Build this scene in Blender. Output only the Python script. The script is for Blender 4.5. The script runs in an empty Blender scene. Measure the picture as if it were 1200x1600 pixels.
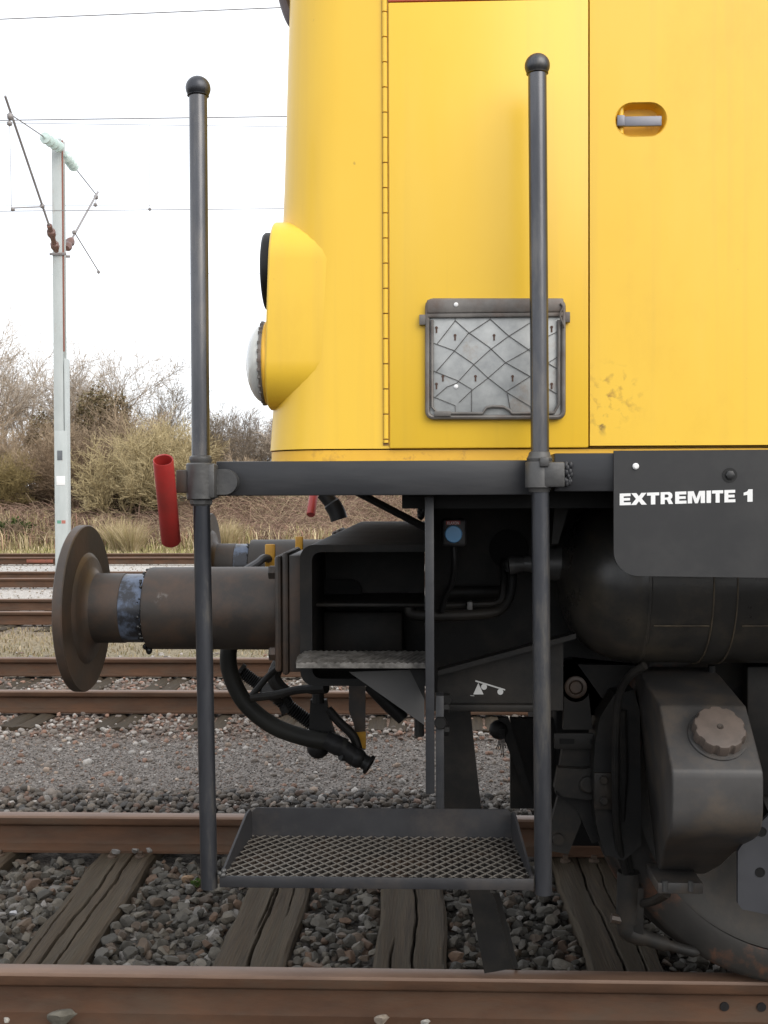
import bpy, bmesh, math, random
import numpy as np
from mathutils import Vector, Matrix

random.seed(7); rng = np.random.default_rng(7)
scene = bpy.context.scene
COL = scene.collection

# ------------------------------------------------------------------ camera
F = 1725.0                                   # focal length in px of a 1200 x 1600 frame
CAM = Vector((0, 0, 1.346))                  # metres, rail top is z = 0
YAW, PITCH, ROLL = 0.0366, 0.0174, -0.0035
RM = Matrix.Rotation(YAW, 3, 'Z') @ Matrix.Rotation(math.pi/2 - PITCH, 3, 'X') @ Matrix.Rotation(ROLL, 3, 'Z')
cd = bpy.data.cameras.new('camera'); cam = bpy.data.objects.new('camera', cd); COL.objects.link(cam)
cam.matrix_world = Matrix.Translation(CAM) @ RM.to_4x4()
cd.sensor_fit = 'VERTICAL'; cd.sensor_height = 36; cd.lens = F/1600*36
cd.clip_start = 0.05; cd.clip_end = 2000
scene.camera = cam

# ------------------------------------------------------------------ world: thin bright overcast
SUN_EL, SUN_AZ = math.radians(36), math.radians(142)     # azimuth from +Y towards +X: behind the camera, right
w = bpy.data.worlds.new('World'); scene.world = w; w.use_nodes = True
nt = w.node_tree; nt.nodes.clear()
sky = nt.nodes.new('ShaderNodeTexSky'); sky.sky_type = 'NISHITA'; sky.sun_disc = False
sky.sun_elevation = SUN_EL; sky.sun_rotation = SUN_AZ; sky.air_density = 1.0; sky.dust_density = 3.0
tc = nt.nodes.new('ShaderNodeTexCoord'); mp = nt.nodes.new('ShaderNodeMapping'); mp.inputs['Scale'].default_value = (1, 1, 3)
nz = nt.nodes.new('ShaderNodeTexNoise'); nz.inputs['Scale'].default_value = 2.2; nz.inputs['Detail'].default_value = 5
cr = nt.nodes.new('ShaderNodeValToRGB'); cr.color_ramp.elements[0].position = 0.3; cr.color_ramp.elements[1].position = 0.75
cr.color_ramp.elements[0].color = (7.0, 7.3, 7.8, 1); cr.color_ramp.elements[1].color = (9.5, 9.6, 9.8, 1)
mx = nt.nodes.new('ShaderNodeMix'); mx.data_type = 'RGBA'; mx.inputs[0].default_value = 0.86
bg = nt.nodes.new('ShaderNodeBackground'); bg.inputs['Strength'].default_value = 0.105
wo = nt.nodes.new('ShaderNodeOutputWorld')
L = nt.links.new
L(tc.outputs['Generated'], mp.inputs['Vector']); L(mp.outputs['Vector'], nz.inputs['Vector']); L(nz.outputs['Fac'], cr.inputs['Fac'])
L(sky.outputs['Color'], mx.inputs[6]); L(cr.outputs['Color'], mx.inputs[7]); L(mx.outputs[2], bg.inputs['Color']); L(bg.outputs[0], wo.inputs[0])
sd = bpy.data.lights.new('sun', 'SUN'); sd.energy = 1.05; sd.angle = math.radians(50); sd.color = (1.0, 0.955, 0.89)
sun = bpy.data.objects.new('sun', sd); COL.objects.link(sun)
sdir = Vector((math.sin(SUN_AZ)*math.cos(SUN_EL), math.cos(SUN_AZ)*math.cos(SUN_EL), math.sin(SUN_EL)))
sun.rotation_euler = sdir.to_track_quat('Z', 'Y').to_euler()
vs = scene.view_settings
scene.display_settings.display_device = 'sRGB'
vs.view_transform = 'Standard'; vs.look = 'None'; vs.gamma = 1; vs.use_curve_mapping = False; vs.exposure = 0.90

# ------------------------------------------------------------------ helpers
def P(px, py, Y):
    """world point that the photograph shows at (px, py), at distance Y across the tracks"""
    d = RM @ Vector(((px-600)/F, -(py-800)/F, -1))
    return CAM + d*(Y/d.y)
def PX(px, Y): return P(px, 800, Y).x
def PZ(py, Y, px=600): return P(px, py, Y).z

MATS = {}
def mat(name, c1, c2=None, scale=6, rough=0.6, metal=0.0, bump=0.0, bscale=60, stretch=(1,1,1), dirt=None, dscale=3, damt=0.5, attr=False, spec=0.5, rvar=0.12, dlo=0.48, dhi=0.68, coat=0):
    if name in MATS: return MATS[name]
    m = bpy.data.materials.new(name); m.use_nodes = True; MATS[name] = m
    n = m.node_tree.nodes; lk = m.node_tree.links.new
    b = n['Principled BSDF']
    b.inputs['Metallic'].default_value = metal; b.inputs['Specular IOR Level'].default_value = spec
    b.inputs['Coat Weight'].default_value = coat; b.inputs['Coat Roughness'].default_value = 0.25
    t = n.new('ShaderNodeTexCoord'); mpn = n.new('ShaderNodeMapping'); mpn.inputs['Scale'].default_value = stretch
    lk(t.outputs['Object'], mpn.inputs['Vector'])
    a = n.new('ShaderNodeTexNoise'); a.inputs['Scale'].default_value = scale; a.inputs['Detail'].default_value = 8; a.inputs['Roughness'].default_value = 0.62
    lk(mpn.outputs['Vector'], a.inputs['Vector'])
    r = n.new('ShaderNodeValToRGB'); r.color_ramp.elements[0].position = 0.32; r.color_ramp.elements[1].position = 0.68
    c2 = c2 or tuple(x*0.75 for x in c1)
    r.color_ramp.elements[0].color = (*c2, 1); r.color_ramp.elements[1].color = (*c1, 1)
    lk(a.outputs['Fac'], r.inputs['Fac']); col = r.outputs['Color']
    if attr:
        at = n.new('ShaderNodeAttribute'); at.attribute_name = 'tint'
        q = n.new('ShaderNodeMix'); q.data_type = 'RGBA'; q.blend_type = 'MULTIPLY'; q.inputs[0].default_value = 1
        lk(col, q.inputs[6]); lk(at.outputs['Color'], q.inputs[7]); col = q.outputs[2]
    if dirt:
        d = n.new('ShaderNodeTexNoise'); d.inputs['Scale'].default_value = dscale; d.inputs['Detail'].default_value = 10; d.inputs['Roughness'].default_value = 0.7
        lk(mpn.outputs['Vector'], d.inputs['Vector'])
        dr = n.new('ShaderNodeMapRange'); dr.inputs['From Min'].default_value = dlo; dr.inputs['From Max'].default_value = dhi; dr.inputs['To Max'].default_value = damt
        lk(d.outputs['Fac'], dr.inputs['Value'])
        q = n.new('ShaderNodeMix'); q.data_type = 'RGBA'; lk(dr.outputs[0], q.inputs[0]); lk(col, q.inputs[6]); q.inputs[7].default_value = (*dirt, 1); col = q.outputs[2]
    lk(col, b.inputs['Base Color'])
    rr = n.new('ShaderNodeMapRange'); rr.inputs['To Min'].default_value = max(0.02, rough-rvar); rr.inputs['To Max'].default_value = min(1, rough+rvar)
    lk(a.outputs['Fac'], rr.inputs['Value']); lk(rr.outputs[0], b.inputs['Roughness'])
    if bump:
        k = n.new('ShaderNodeTexNoise'); k.inputs['Scale'].default_value = bscale; k.inputs['Detail'].default_value = 6
        lk(mpn.outputs['Vector'], k.inputs['Vector'])
        u = n.new('ShaderNodeBump'); u.inputs['Strength'].default_value = bump; u.inputs['Distance'].default_value = 0.004
        lk(k.outputs['Fac'], u.inputs['Height']); lk(u.outputs['Normal'], b.inputs['Normal'])
    return m

class B:
    """collects shapes into one mesh"""
    def __init__(s): s.bm = bmesh.new()
    def _verts(s, co, faces):
        v = [s.bm.verts.new(c) for c in co]
        for f in faces:
            try: s.bm.faces.new([v[i] for i in f])
            except ValueError: pass
        return v
    def box(s, lo, hi, bev=0.0, seg=2):
        x0,y0,z0 = lo; x1,y1,z1 = hi
        t = bmesh.new(); bmesh.ops.create_cube(t, size=1)
        for v in t.verts:
            v.co = Vector((x0+(v.co.x+.5)*(x1-x0), y0+(v.co.y+.5)*(y1-y0), z0+(v.co.z+.5)*(z1-z0)))
        if bev: bmesh.ops.bevel(t, geom=t.edges[:], offset=bev, segments=seg, affect='EDGES', profile=.5, clamp_overlap=True)
        return s.merge(t)
    def merge(s, t, M=None):
        if M is not None: bmesh.ops.transform(t, matrix=M, verts=t.verts)
        me = bpy.data.meshes.new('tmp'); t.to_mesh(me); t.free(); s.bm.from_mesh(me); bpy.data.meshes.remove(me); return s
    def tube(s, pts, r, n=12, cap=True, closed=False):
        pts = [Vector(p) for p in pts]; m = len(pts)
        rs = r if isinstance(r, (list, tuple)) else [r]*m
        T = []
        for i in range(m):
            a = pts[i-1] if (i > 0 or closed) else pts[i]; b = pts[(i+1) % m] if (i < m-1 or closed) else pts[i]
            T.append((b-a).normalized())
        up = Vector((0,0,1)) if abs(T[0].z) < .9 else Vector((0,1,0))
        u = T[0].cross(up).normalized(); rings = []
        for i in range(m):
            u = (u - T[i]*u.dot(T[i])).normalized(); v = T[i].cross(u)
            rings.append([s.bm.verts.new(pts[i] + (u*math.cos(2*math.pi*k/n) + v*math.sin(2*math.pi*k/n))*rs[i]) for k in range(n)])
        for i in range(m if closed else m-1):
            A, C = rings[i], rings[(i+1) % m]
            for k in range(n): s.bm.faces.new((A[k], A[(k+1)%n], C[(k+1)%n], C[k]))
        if cap and not closed:
            s.bm.faces.new(rings[0][::-1]); s.bm.faces.new(rings[-1])
        return s
    def lathe(s, prof, origin, axis, n=32):
        """prof: (distance along axis, radius)"""
        axis = Vector(axis).normalized(); o = Vector(origin)
        up = Vector((0,0,1)) if abs(axis.z) < .9 else Vector((0,1,0))
        u = axis.cross(up).normalized(); v = axis.cross(u); rings = []
        for h, r in prof:
            if r < 1e-6: rings.append([s.bm.verts.new(o+axis*h)]*n)
            else: rings.append([s.bm.verts.new(o+axis*h+(u*math.cos(2*math.pi*k/n)+v*math.sin(2*math.pi*k/n))*r) for k in range(n)])
        for A, C in zip(rings[:-1], rings[1:]):
            for k in range(n):
                q = []
                for x in (A[k], A[(k+1)%n], C[(k+1)%n], C[k]):
                    if x not in q: q.append(x)
                if len(q) > 2:
                    try: s.bm.faces.new(q)
                    except ValueError: pass
        return s
    def prism(s, poly, vec):
        """closed solid: polygon (3-D points) swept along vec"""
        vec = Vector(vec); a = [s.bm.verts.new(p) for p in poly]; b = [s.bm.verts.new(Vector(p)+vec) for p in poly]; n = len(a)
        s.bm.faces.new(a); s.bm.faces.new(b[::-1])
        for i in range(n): s.bm.faces.new((a[i], b[i], b[(i+1)%n], a[(i+1)%n]))
        return s
    def ball(s, c, r, n=2, sc=(1,1,1)):
        t = bmesh.new(); bmesh.ops.create_icosphere(t, subdivisions=n, radius=r)
        return s.merge(t, Matrix.Translation(c) @ Matrix.Diagonal((*sc, 1)))
    def bevel(s, off, seg=2, ang=30):
        ed = [e for e in s.bm.edges if len(e.link_faces) == 2 and e.calc_face_angle(0) > math.radians(ang)]
        bmesh.ops.bevel(s.bm, geom=ed, offset=off, segments=seg, affect='EDGES', profile=.5, clamp_overlap=True); return s
    def build(s, name, m, parent=None, smooth=35, label=None, recalc=True, kind=None):
        if recalc: bmesh.ops.recalc_face_normals(s.bm, faces=s.bm.faces)
        me = bpy.data.meshes.new(name); s.bm.to_mesh(me); s.bm.free()
        if smooth:
            me.polygons.foreach_set('use_smooth', [True]*len(me.polygons)); me.set_sharp_from_angle(angle=math.radians(smooth))
        me.materials.append(m)
        o = bpy.data.objects.new(name, me); COL.objects.link(o)
        if parent: o.parent = parent
        if label: o['label'] = label
        if kind: o['kind'] = kind
        return o

def empty(name, loc=(0,0,0)):
    o = bpy.data.objects.new(name, None); o.empty_display_size = .1; o.location = loc; COL.objects.link(o); return o
def tag(o, label=None, cat=None, group=None, kind=None):
    if label: o['label'] = label
    if cat: o['category'] = cat
    if group: o['group'] = group
    if kind: o['kind'] = kind
    return o
def hexbolt(b, c, axis, r, h, n=6): b.lathe([(0, r), (h*.85, r), (h, r*.85), (h, 0)], c, axis, n)
def arc(cx, cy, r, a0, a1, n): return [(cx+r*math.cos(math.radians(a0+(a1-a0)*i/n)), cy+r*math.sin(math.radians(a0+(a1-a0)*i/n))) for i in range(n+1)]
def spline(pts, k=8):
    """Catmull-Rom through points"""
    p = [Vector(x) for x in pts]; p = [p[0]*2-p[1]] + p + [p[-1]*2-p[-2]]; out = []
    for i in range(1, len(p)-2):
        for j in range(k):
            t = j/k; a, b_, c, d = p[i-1], p[i], p[i+1], p[i+2]
            out.append(.5*((2*b_)+(-a+c)*t+(2*a-5*b_+4*c-d)*t*t+(-a+3*b_-3*c+d)*t**3))
    out.append(p[-2]); return out

# ------------------------------------------------------------------ materials
YEL  = mat('yellow_paint', (.80,.512,.042), (.78,.48,.030), 2.2, .36, 0, .35, 2.4, (1,1,.6), dirt=(.62,.34,.02), dscale=2.3, damt=.35, dlo=.55, dhi=.8, rvar=.06)
YEL2 = mat('yellow_paint_worn', (.80,.46,.032), (.70,.38,.03), 6, .45, 0, .12, 50, (1,1,1), dirt=(.22,.10,.04), dscale=16, damt=.7, dlo=.56, dhi=.72)
YELD = mat('yellow_paint_scuffed', (.80,.512,.042), (.78,.48,.030), 2.2, .36, 0, .35, 2.4, (1,1,.6), dirt=(.58,.32,.02), dscale=3.1, damt=.35, dlo=.56, dhi=.8, rvar=.06)
YELS = mat('ochre_yellow_lever', (.62,.33,.02), (.45,.22,.02), 20, .5)
RED  = mat('red_paint', (0.3655,0.02975,0.0255), (0.2975,0.02125,0.0187), 9, .42, 0, .04, 60, dirt=(0.136,0.034,0.0255), dscale=7, damt=.5)
BAND = mat('faded_red_band', (.55,.11,.08), (.5,.10,.07), 5, .45)
BLK  = mat('black_sill_paint', (0.0272,0.028,0.0312), (0.0208,0.0216,0.024), 5, .40, 0, .10, 40, (.3,1,1.6), dirt=(0.06,0.0584,0.0576), dscale=4, damt=.45, spec=.38)
PLATE= mat('black_apron_paint', (0.0288,0.0288,0.0296), (0.0232,0.0232,0.024), 3, .38, 0, .05, 25, dirt=(0.056,0.0536,0.0496), dscale=3, damt=.4, spec=.38)
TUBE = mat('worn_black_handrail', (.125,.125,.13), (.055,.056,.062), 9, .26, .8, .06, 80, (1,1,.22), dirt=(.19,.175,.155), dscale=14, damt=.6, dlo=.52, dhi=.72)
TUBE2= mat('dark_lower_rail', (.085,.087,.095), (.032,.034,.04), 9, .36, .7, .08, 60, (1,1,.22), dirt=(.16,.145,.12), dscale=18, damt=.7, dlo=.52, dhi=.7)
CAST = mat('grey_cast_clamp', (.085,.083,.08), (.05,.05,.05), 18, .45, .3, .2, 70)
DARK = mat('grimy_black_steel', (.013,.0125,.012), (.007,.007,.007), 6, .55, 0, .15, 40, dirt=(.030,.025,.020), dscale=5, damt=.7, dlo=.45, dhi=.66, spec=.22)
DRUST= mat('grimy_brown_steel', (.042,.033,.026), (.020,.0175,.016), 5, .52, .1, .15, 40, dirt=(.080,.046,.028), dscale=7, damt=.8, dlo=.46, dhi=.66)
HEADM= mat('buffer_head_steel', (.060,.044,.033), (.034,.028,.024), 5, .5, .15, .2, 40, dirt=(.085,.050,.031), dscale=6, damt=.75, dlo=.44, dhi=.66)
BARE = mat('greased_bare_steel', (.16,.20,.28), (.06,.075,.11), 14, .32, .4, .08, 40, (1,1,1), dirt=(.03,.03,.033), dscale=15, damt=.95, dlo=.44, dhi=.56)
GREASE=mat('black_grease', (.012,.012,.013), (.008,.008,.008), 30, .3, 0, .3, 60)
TANKM= mat('tank_dusty_black', (.036,.034,.031), (.020,.019,.018), 5, .29, 0, .12, 40, dirt=(.078,.064,.046), dscale=8, damt=.75, dlo=.46, dhi=.68)
GRIMESHADE= mat('brake_gear_shaded_grime', (.020,.0185,.0165), (.012,.0115,.011), 6, .6, 0, .15, 40, dirt=(.040,.030,.021), dscale=8, damt=.7, spec=.25)  # grimy steel, base darkened further to stand in for shade under the frame
SEAMM= mat('dusty_weld_seam', (.11,.085,.055), (.05,.04,.03), 30, .6)
SANDM= mat('sandbox_dusty_grey', (.052,.049,.047), (.030,.0285,.028), 5, .5, 0, .10, 40, dirt=(.088,.068,.050), dscale=9, damt=.7, dlo=.45, dhi=.66)
CAPM = mat('filler_cap_brown', (.115,.088,.072), (.085,.066,.055), 10, .55, 0, .15, 50, dirt=(.05,.042,.036), dscale=14, damt=.6)
GALV = mat('galvanised_plate', (.46,.47,.46), (.27,.28,.28), 16, .5, .25, .08, 40, dirt=(.24,.165,.105), dscale=9, damt=.8, dlo=.54, dhi=.72)
FRAM = mat('dull_frame_metal', (.19,.175,.16), (.085,.078,.072), 14, .5, .3, .1, 50, dirt=(.10,.055,.035), dscale=10, damt=.6)
WIRE = mat('wire_dark', (.10,.095,.09), None, 20, .6, .3)
WHITE= mat('white_paint', (.80,.80,.79), (.72,.72,.71), 20, .5)
GREYW= mat('stencil_grey', (.50,.50,.49), (.42,.42,.41), 20, .6)
BLUE = mat('blue_push_button', (.15,.40,.72), (.13,.36,.66), 12, .35)
BOXM = mat('push_button_box', (0.035,0.035,0.0371), (0.0266,0.0266,0.028), 15, .5)
GLASS= mat('headlamp_lens', (.62,.62,.58), (.46,.46,.43), 10, .12, 0, 0, coat=.6)
RUBB = mat('black_rubber', (0.014,0.014,0.0147), (0.0091,0.0091,0.0091), 10, .48, 0, .08, 40, spec=.22)
HOSE = mat('olive_black_hose', (0.0192,0.0186,0.0156), (0.012,0.012,0.0108), 7, .55, 0, .1, 60, spec=.22)
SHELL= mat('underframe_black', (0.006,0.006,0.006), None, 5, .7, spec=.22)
STEPM= mat('step_tray_steel', (0.0372,0.0372,0.03968), (0.02356,0.02356,0.02604), 8, .45, .2, .12, 50, dirt=(0.0744,0.062,0.0527), dscale=9, damt=.5, spec=.38)
GRATE= mat('step_grating_steel', (.034,.030,.026), (.018,.016,.015), 14, .5, .2, .12, 60, dirt=(.055,.034,.022), dscale=6, damt=.7)
RAILM= mat('rusty_rail', (.098,.050,.028), (.056,.030,.018), 8, .75, 0, .25, 60, (.5,1,1.6), dirt=(.075,.052,.036), dscale=7, damt=.75, dlo=.46, dhi=.68, spec=.25)
RAILT= mat('worn_rail_top', (.19,.118,.08), (.12,.07,.046), 14, .48, .2, .08, 60, (.25,1,1))
TYRE = mat('wheel_steel', (.030,.027,.024), (.018,.017,.016), 6, .55, 0, .12, 50, dirt=(.105,.045,.024), dscale=6, damt=.9, dlo=.53, dhi=.66, spec=.3)
STONE= mat('ballast_stone', (1.0,.98,.95), (.62,.60,.57), 45, .85, 0, .35, 160, attr=True)
STONEF=mat('far_ballast_stone', (1.0,.98,.95), (.75,.73,.70), 20, .9, attr=True)
GRASS= mat('dry_grass', (1,1,1), (.8,.8,.78), 3, .85, attr=True, spec=.2)
MAST = mat('mast_paint', (.45,.48,.47), (.37,.40,.39), 4, .5, 0, .05, 30, (1,1,.3), dirt=(.33,.20,.13), dscale=6, damt=.5, dlo=.58, dhi=.75)
MASTR= mat('mast_rust', (.26,.10,.07), (.20,.085,.06), 5, .7)
GALT = mat('weathered_tube', (.30,.28,.27), (.22,.20,.195), 6, .5, .3)
BROWNI=mat('brown_porcelain', (.16,.08,.06), None, 6, .3)
INSG = mat('glass_insulator', (.55,.66,.62), (.48,.58,.55), 6, .12)
CABLE= mat('wire_cable', (.22,.21,.21), None, 6, .6)

# wood with grain, splits and lichen
def wood():
    m = mat('sleeper_wood', (.072,.052,.033), (.030,.0225,.0155), 30, .85, 0, .9, 70, (2.4,.12,2.4), dirt=(.055,.045,.031), dscale=9, damt=.75, dlo=.42, dhi=.62, spec=.2)
    n = m.node_tree.nodes; lk = m.node_tree.links.new; b = n['Principled BSDF']
    src = b.inputs['Base Color'].links[0].from_socket
    t = n.new('ShaderNodeTexCoord'); v = n.new('ShaderNodeTexNoise'); v.inputs['Scale'].default_value = 11; v.inputs['Detail'].default_value = 7; v.inputs['Roughness'].default_value = .75
    lk(t.outputs['Object'], v.inputs['Vector'])
    r = n.new('ShaderNodeMapRange'); r.inputs['From Min'].default_value = .66; r.inputs['From Max'].default_value = .70; lk(v.outputs['Fac'], r.inputs['Value'])
    q = n.new('ShaderNodeMix'); q.data_type = 'RGBA'; lk(r.outputs[0], q.inputs[0]); lk(src, q.inputs[6]); q.inputs[7].default_value = (.34,.17,.02,1)
    lk(q.outputs[2], b.inputs['Base Color']); return m
WOOD = wood()
def scuff(m, c, r, col):
    n = m.node_tree.nodes; lk = m.node_tree.links.new; b = n['Principled BSDF']; src = b.inputs['Base Color'].links[0].from_socket
    t = n.new('ShaderNodeTexCoord'); d = n.new('ShaderNodeVectorMath'); d.operation = 'DISTANCE'; lk(t.outputs['Object'], d.inputs[0]); d.inputs[1].default_value = c
    f = n.new('ShaderNodeMapRange'); f.inputs['From Min'].default_value = r; f.inputs['From Max'].default_value = r*.2; lk(d.outputs['Value'], f.inputs['Value'])
    v = n.new('ShaderNodeTexNoise'); v.inputs['Scale'].default_value = 55; v.inputs['Detail'].default_value = 9; v.inputs['Distortion'].default_value = .35; lk(t.outputs['Object'], v.inputs['Vector'])
    g = n.new('ShaderNodeMapRange'); g.inputs['From Min'].default_value = .52; g.inputs['From Max'].default_value = .74; lk(v.outputs['Fac'], g.inputs['Value'])
    q = n.new('ShaderNodeMath'); q.operation = 'MULTIPLY'; lk(f.outputs[0], q.inputs[0]); lk(g.outputs[0], q.inputs[1])
    x = n.new('ShaderNodeMix'); x.data_type = 'RGBA'; lk(q.outputs[0], x.inputs[0]); lk(src, x.inputs[6]); x.inputs[7].default_value = (*col,1); lk(x.outputs[2], b.inputs['Base Color'])
def streaks(m):
    n = m.node_tree.nodes; lk = m.node_tree.links.new; b = n['Principled BSDF']; src = b.inputs['Base Color'].links[0].from_socket
    t = n.new('ShaderNodeTexCoord')
    for sc_, st_, lo, hi, amt, col in ((1, (30,30,.7), .52, .78, .30, (.60,.36,.05)), (1, (42,42,30), .745, .78, .55, (.34,.18,.03)), (1, (9,9,1.2), .55, .80, .25, (.82,.55,.09))):
        mp_ = n.new('ShaderNodeMapping'); mp_.inputs['Scale'].default_value = st_; lk(t.outputs['Object'], mp_.inputs['Vector'])
        v = n.new('ShaderNodeTexNoise'); v.inputs['Scale'].default_value = sc_; v.inputs['Detail'].default_value = 4; lk(mp_.outputs['Vector'], v.inputs['Vector'])
        g = n.new('ShaderNodeMapRange'); g.inputs['From Min'].default_value = lo; g.inputs['From Max'].default_value = hi; g.inputs['To Max'].default_value = amt; lk(v.outputs['Fac'], g.inputs['Value'])
        x = n.new('ShaderNodeMix'); x.data_type = 'RGBA'; lk(g.outputs[0], x.inputs[0]); lk(src, x.inputs[6]); x.inputs[7].default_value = (*col,1); src = x.outputs[2]
    lk(src, b.inputs['Base Color'])
streaks(YEL); streaks(YELD)
scuff(YELD, P(955,618,2.413), .085, (.33,.17,.02))
scuff(DRUST, P(252,935,2.85), .022, (.32,.30,.28))
scuff(YELD, P(940,662,2.413), .03, (.10,.06,.02))
scuff(YEL2, P(640,708,2.42), .06, (.30,.12,.03))

# ------------------------------------------------------------------ ground
def ground_material():
    m = bpy.data.materials.new('ground_soil'); m.use_nodes = True
    n = m.node_tree.nodes; lk = m.node_tree.links.new; b = n['Principled BSDF']; b.inputs['Roughness'].default_value = .95; b.inputs['Specular IOR Level'].default_value = .2
    t = n.new('ShaderNodeTexCoord'); s = n.new('ShaderNodeSeparateXYZ'); lk(t.outputs['Object'], s.inputs[0])
    nz = n.new('ShaderNodeTexNoise'); nz.inputs['Scale'].default_value = 1.3; nz.inputs['Detail'].default_value = 6; lk(t.outputs['Object'], nz.inputs['Vector'])
    ma = n.new('ShaderNodeMath'); ma.operation = 'MULTIPLY_ADD'; lk(nz.outputs['Fac'], ma.inputs[0]); ma.inputs[1].default_value = .9; lk(s.outputs['Y'], ma.inputs[2])
    mr = n.new('ShaderNodeMapRange'); mr.inputs['From Min'].default_value = .45; mr.inputs['From Max'].default_value = 40.45; lk(ma.outputs[0], mr.inputs['Value'])
    r = n.new('ShaderNodeValToRGB'); e = r.color_ramp.elements
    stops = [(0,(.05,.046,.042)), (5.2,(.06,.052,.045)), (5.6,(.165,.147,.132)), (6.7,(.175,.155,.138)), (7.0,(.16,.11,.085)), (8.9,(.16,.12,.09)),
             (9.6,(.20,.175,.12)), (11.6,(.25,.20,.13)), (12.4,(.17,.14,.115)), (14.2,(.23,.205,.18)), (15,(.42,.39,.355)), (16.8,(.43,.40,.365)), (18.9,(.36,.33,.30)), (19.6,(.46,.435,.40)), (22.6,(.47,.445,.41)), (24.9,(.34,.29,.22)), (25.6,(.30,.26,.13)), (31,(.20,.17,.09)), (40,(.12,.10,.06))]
    e[0].position = 0; e[0].color = (*stops[0][1],1); e[1].position = 1; e[1].color = (*stops[-1][1],1)
    for y, c in stops[1:-1]:
        k = e.new(y/40); k.color = (*c, 1)
    lk(mr.outputs[0], r.inputs['Fac'])
    vo = n.new('ShaderNodeTexVoronoi'); vo.inputs['Scale'].default_value = 70; lk(t.outputs['Object'], vo.inputs['Vector'])
    hs = n.new('ShaderNodeSeparateColor'); lk(vo.outputs['Color'], hs.inputs[0])
    rr = n.new('ShaderNodeMapRange'); rr.inputs['To Min'].default_value = .55; rr.inputs['To Max'].default_value = 1.4; lk(hs.outputs[0], rr.inputs['Value'])
    q = n.new('ShaderNodeMix'); q.data_type = 'RGBA'; q.blend_type = 'MULTIPLY'; q.inputs[0].default_value = 1; lk(r.outputs['Color'], q.inputs[6]); lk(rr.outputs[0], q.inputs[7])
    lk(q.outputs[2], b.inputs['Base Color'])
    u = n.new('ShaderNodeBump'); u.inputs['Strength'].default_value = .8; u.inputs['Distance'].default_value = .008; lk(vo.outputs['Distance'], u.inputs['Height']); u.invert = True
    lk(u.outputs['Normal'], b.inputs['Normal']); return m
def gz(x, y):
    z = -.20
    if y > 5: z += .025*min(1, (y-5)/.6)
    if y > 26: z += 1.6*min(1, (y-26)/9)**1.3 + (.25*math.sin(x*.35+y*.2) if y > 28 else 0)
    return z
ys = [-60,-10,0,2,3,4,4.8,5.2,5.6,6.5,8,10,12,14,16,18,20,22,24,26,27,28,29,30,31,32,33,35,38,42,60,120,300,900]
xs = [-900,-300,-100,-60,-40]+list(range(-30,31,2))+[40,60,100,300,900]
b = B(); vv = [[b.bm.verts.new((x,y,gz(x,y))) for x in xs] for y in ys]
for i in range(len(ys)-1):
    for j in range(len(xs)-1): b.bm.faces.new((vv[i][j], vv[i][j+1], vv[i+1][j+1], vv[i+1][j]))
tag(b.build('ground', ground_material(), None, 60), kind='structure')

# ------------------------------------------------------------------ rails and sleepers
RH = .148
rail_prof = [(-.062,-RH),(-.062,-RH+.010),(-.016,-RH+.026),(-.008,-RH+.04),(-.008,-.052),(-.030,-.040),(-.0325,-.034),(-.0325,-.012)]
rail_top  = [(-.0325,-.012),(-.029,-.004),(-.018,-.0008),(0,0),(.018,-.0008),(.029,-.004),(.0325,-.012)]
def rail(Y, label, x0=-34, x1=34, z=0, holes=False):
    t = empty('rail', (0, Y, z-RH)); tag(t, label, 'rail', 'rusty steel rails')
    prof = rail_prof + [(-a, c) for a, c in rail_prof[::-1]]
    n = 24; b = B()
    co = [Vector((x0, a, c+RH)) for a, c in prof]
    b.prism(co, (x1-x0, 0, 0)); b.build('rail_web', RAILM, t, 40)
    b = B(); prof2 = rail_top + [(.0325,-.0121),(-.0325,-.0121)]
    b.prism([Vector((x0, a, c+RH)) for a, c in prof2], (x1-x0, 0, 0)); b.build('running_surface', RAILT, t, 40)
    return t
GA = 1.5
Y1 = 3.08
r1 = rail(Y1, 'rusty rail in front of the sleepers, with the bolt holes, wheel standing on it')
for px in (1132, 1190):
    b = B(); b.lathe([(0,0),(0,.0125),(.004,.0125)], (PX(px, Y1), -.012, .066), (0,1,0), 20); b.build('bolt_hole', mat('hole_dark', (.006,.005,.005), None, 5, .9), r1, 40)
rail(Y1+GA, 'rusty rail running behind the step tray, far rail of the locomotive track')
Y2 = 7.47; rail(Y2, 'rusty rail just beyond the gravel path')
rail(Y2+GA, 'rusty rail passing behind the bottom of the black air hose, before the grassy strip')
Y3 = 12.5; rail(Y3, 'brown rail beyond the tan grass strip')
rail(Y3+GA, 'brown rail between the tan grass strip and pale gravel')
Y4 = 17.45; rail(Y4, 'brown rail on pale gravel beside the mast, on its near side', -45, 45)
rail(Y4+GA, 'brown rail on pale gravel next to the mast foot', -45, 45)
Y5 = 23.2; rail(Y5, 'brown rail between pale gravel and the grass bank', -45, 45)
rail(Y5+GA, 'brown rail along the foot of the grass bank', -45, 45)
fp = B()
for zz in (0,): fp.box((PX(42,Y5)-.0, Y5-.05, -.115), (PX(83,Y5), Y5-.012, -.045), .004)
tag(fp.build('fishplate', mat('red_rust', (.25,.08,.045), (.16,.06,.04), 14, .8), None), 'red-rusted fishplate bolted to a rail beside the mast', 'fishplate')

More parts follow.
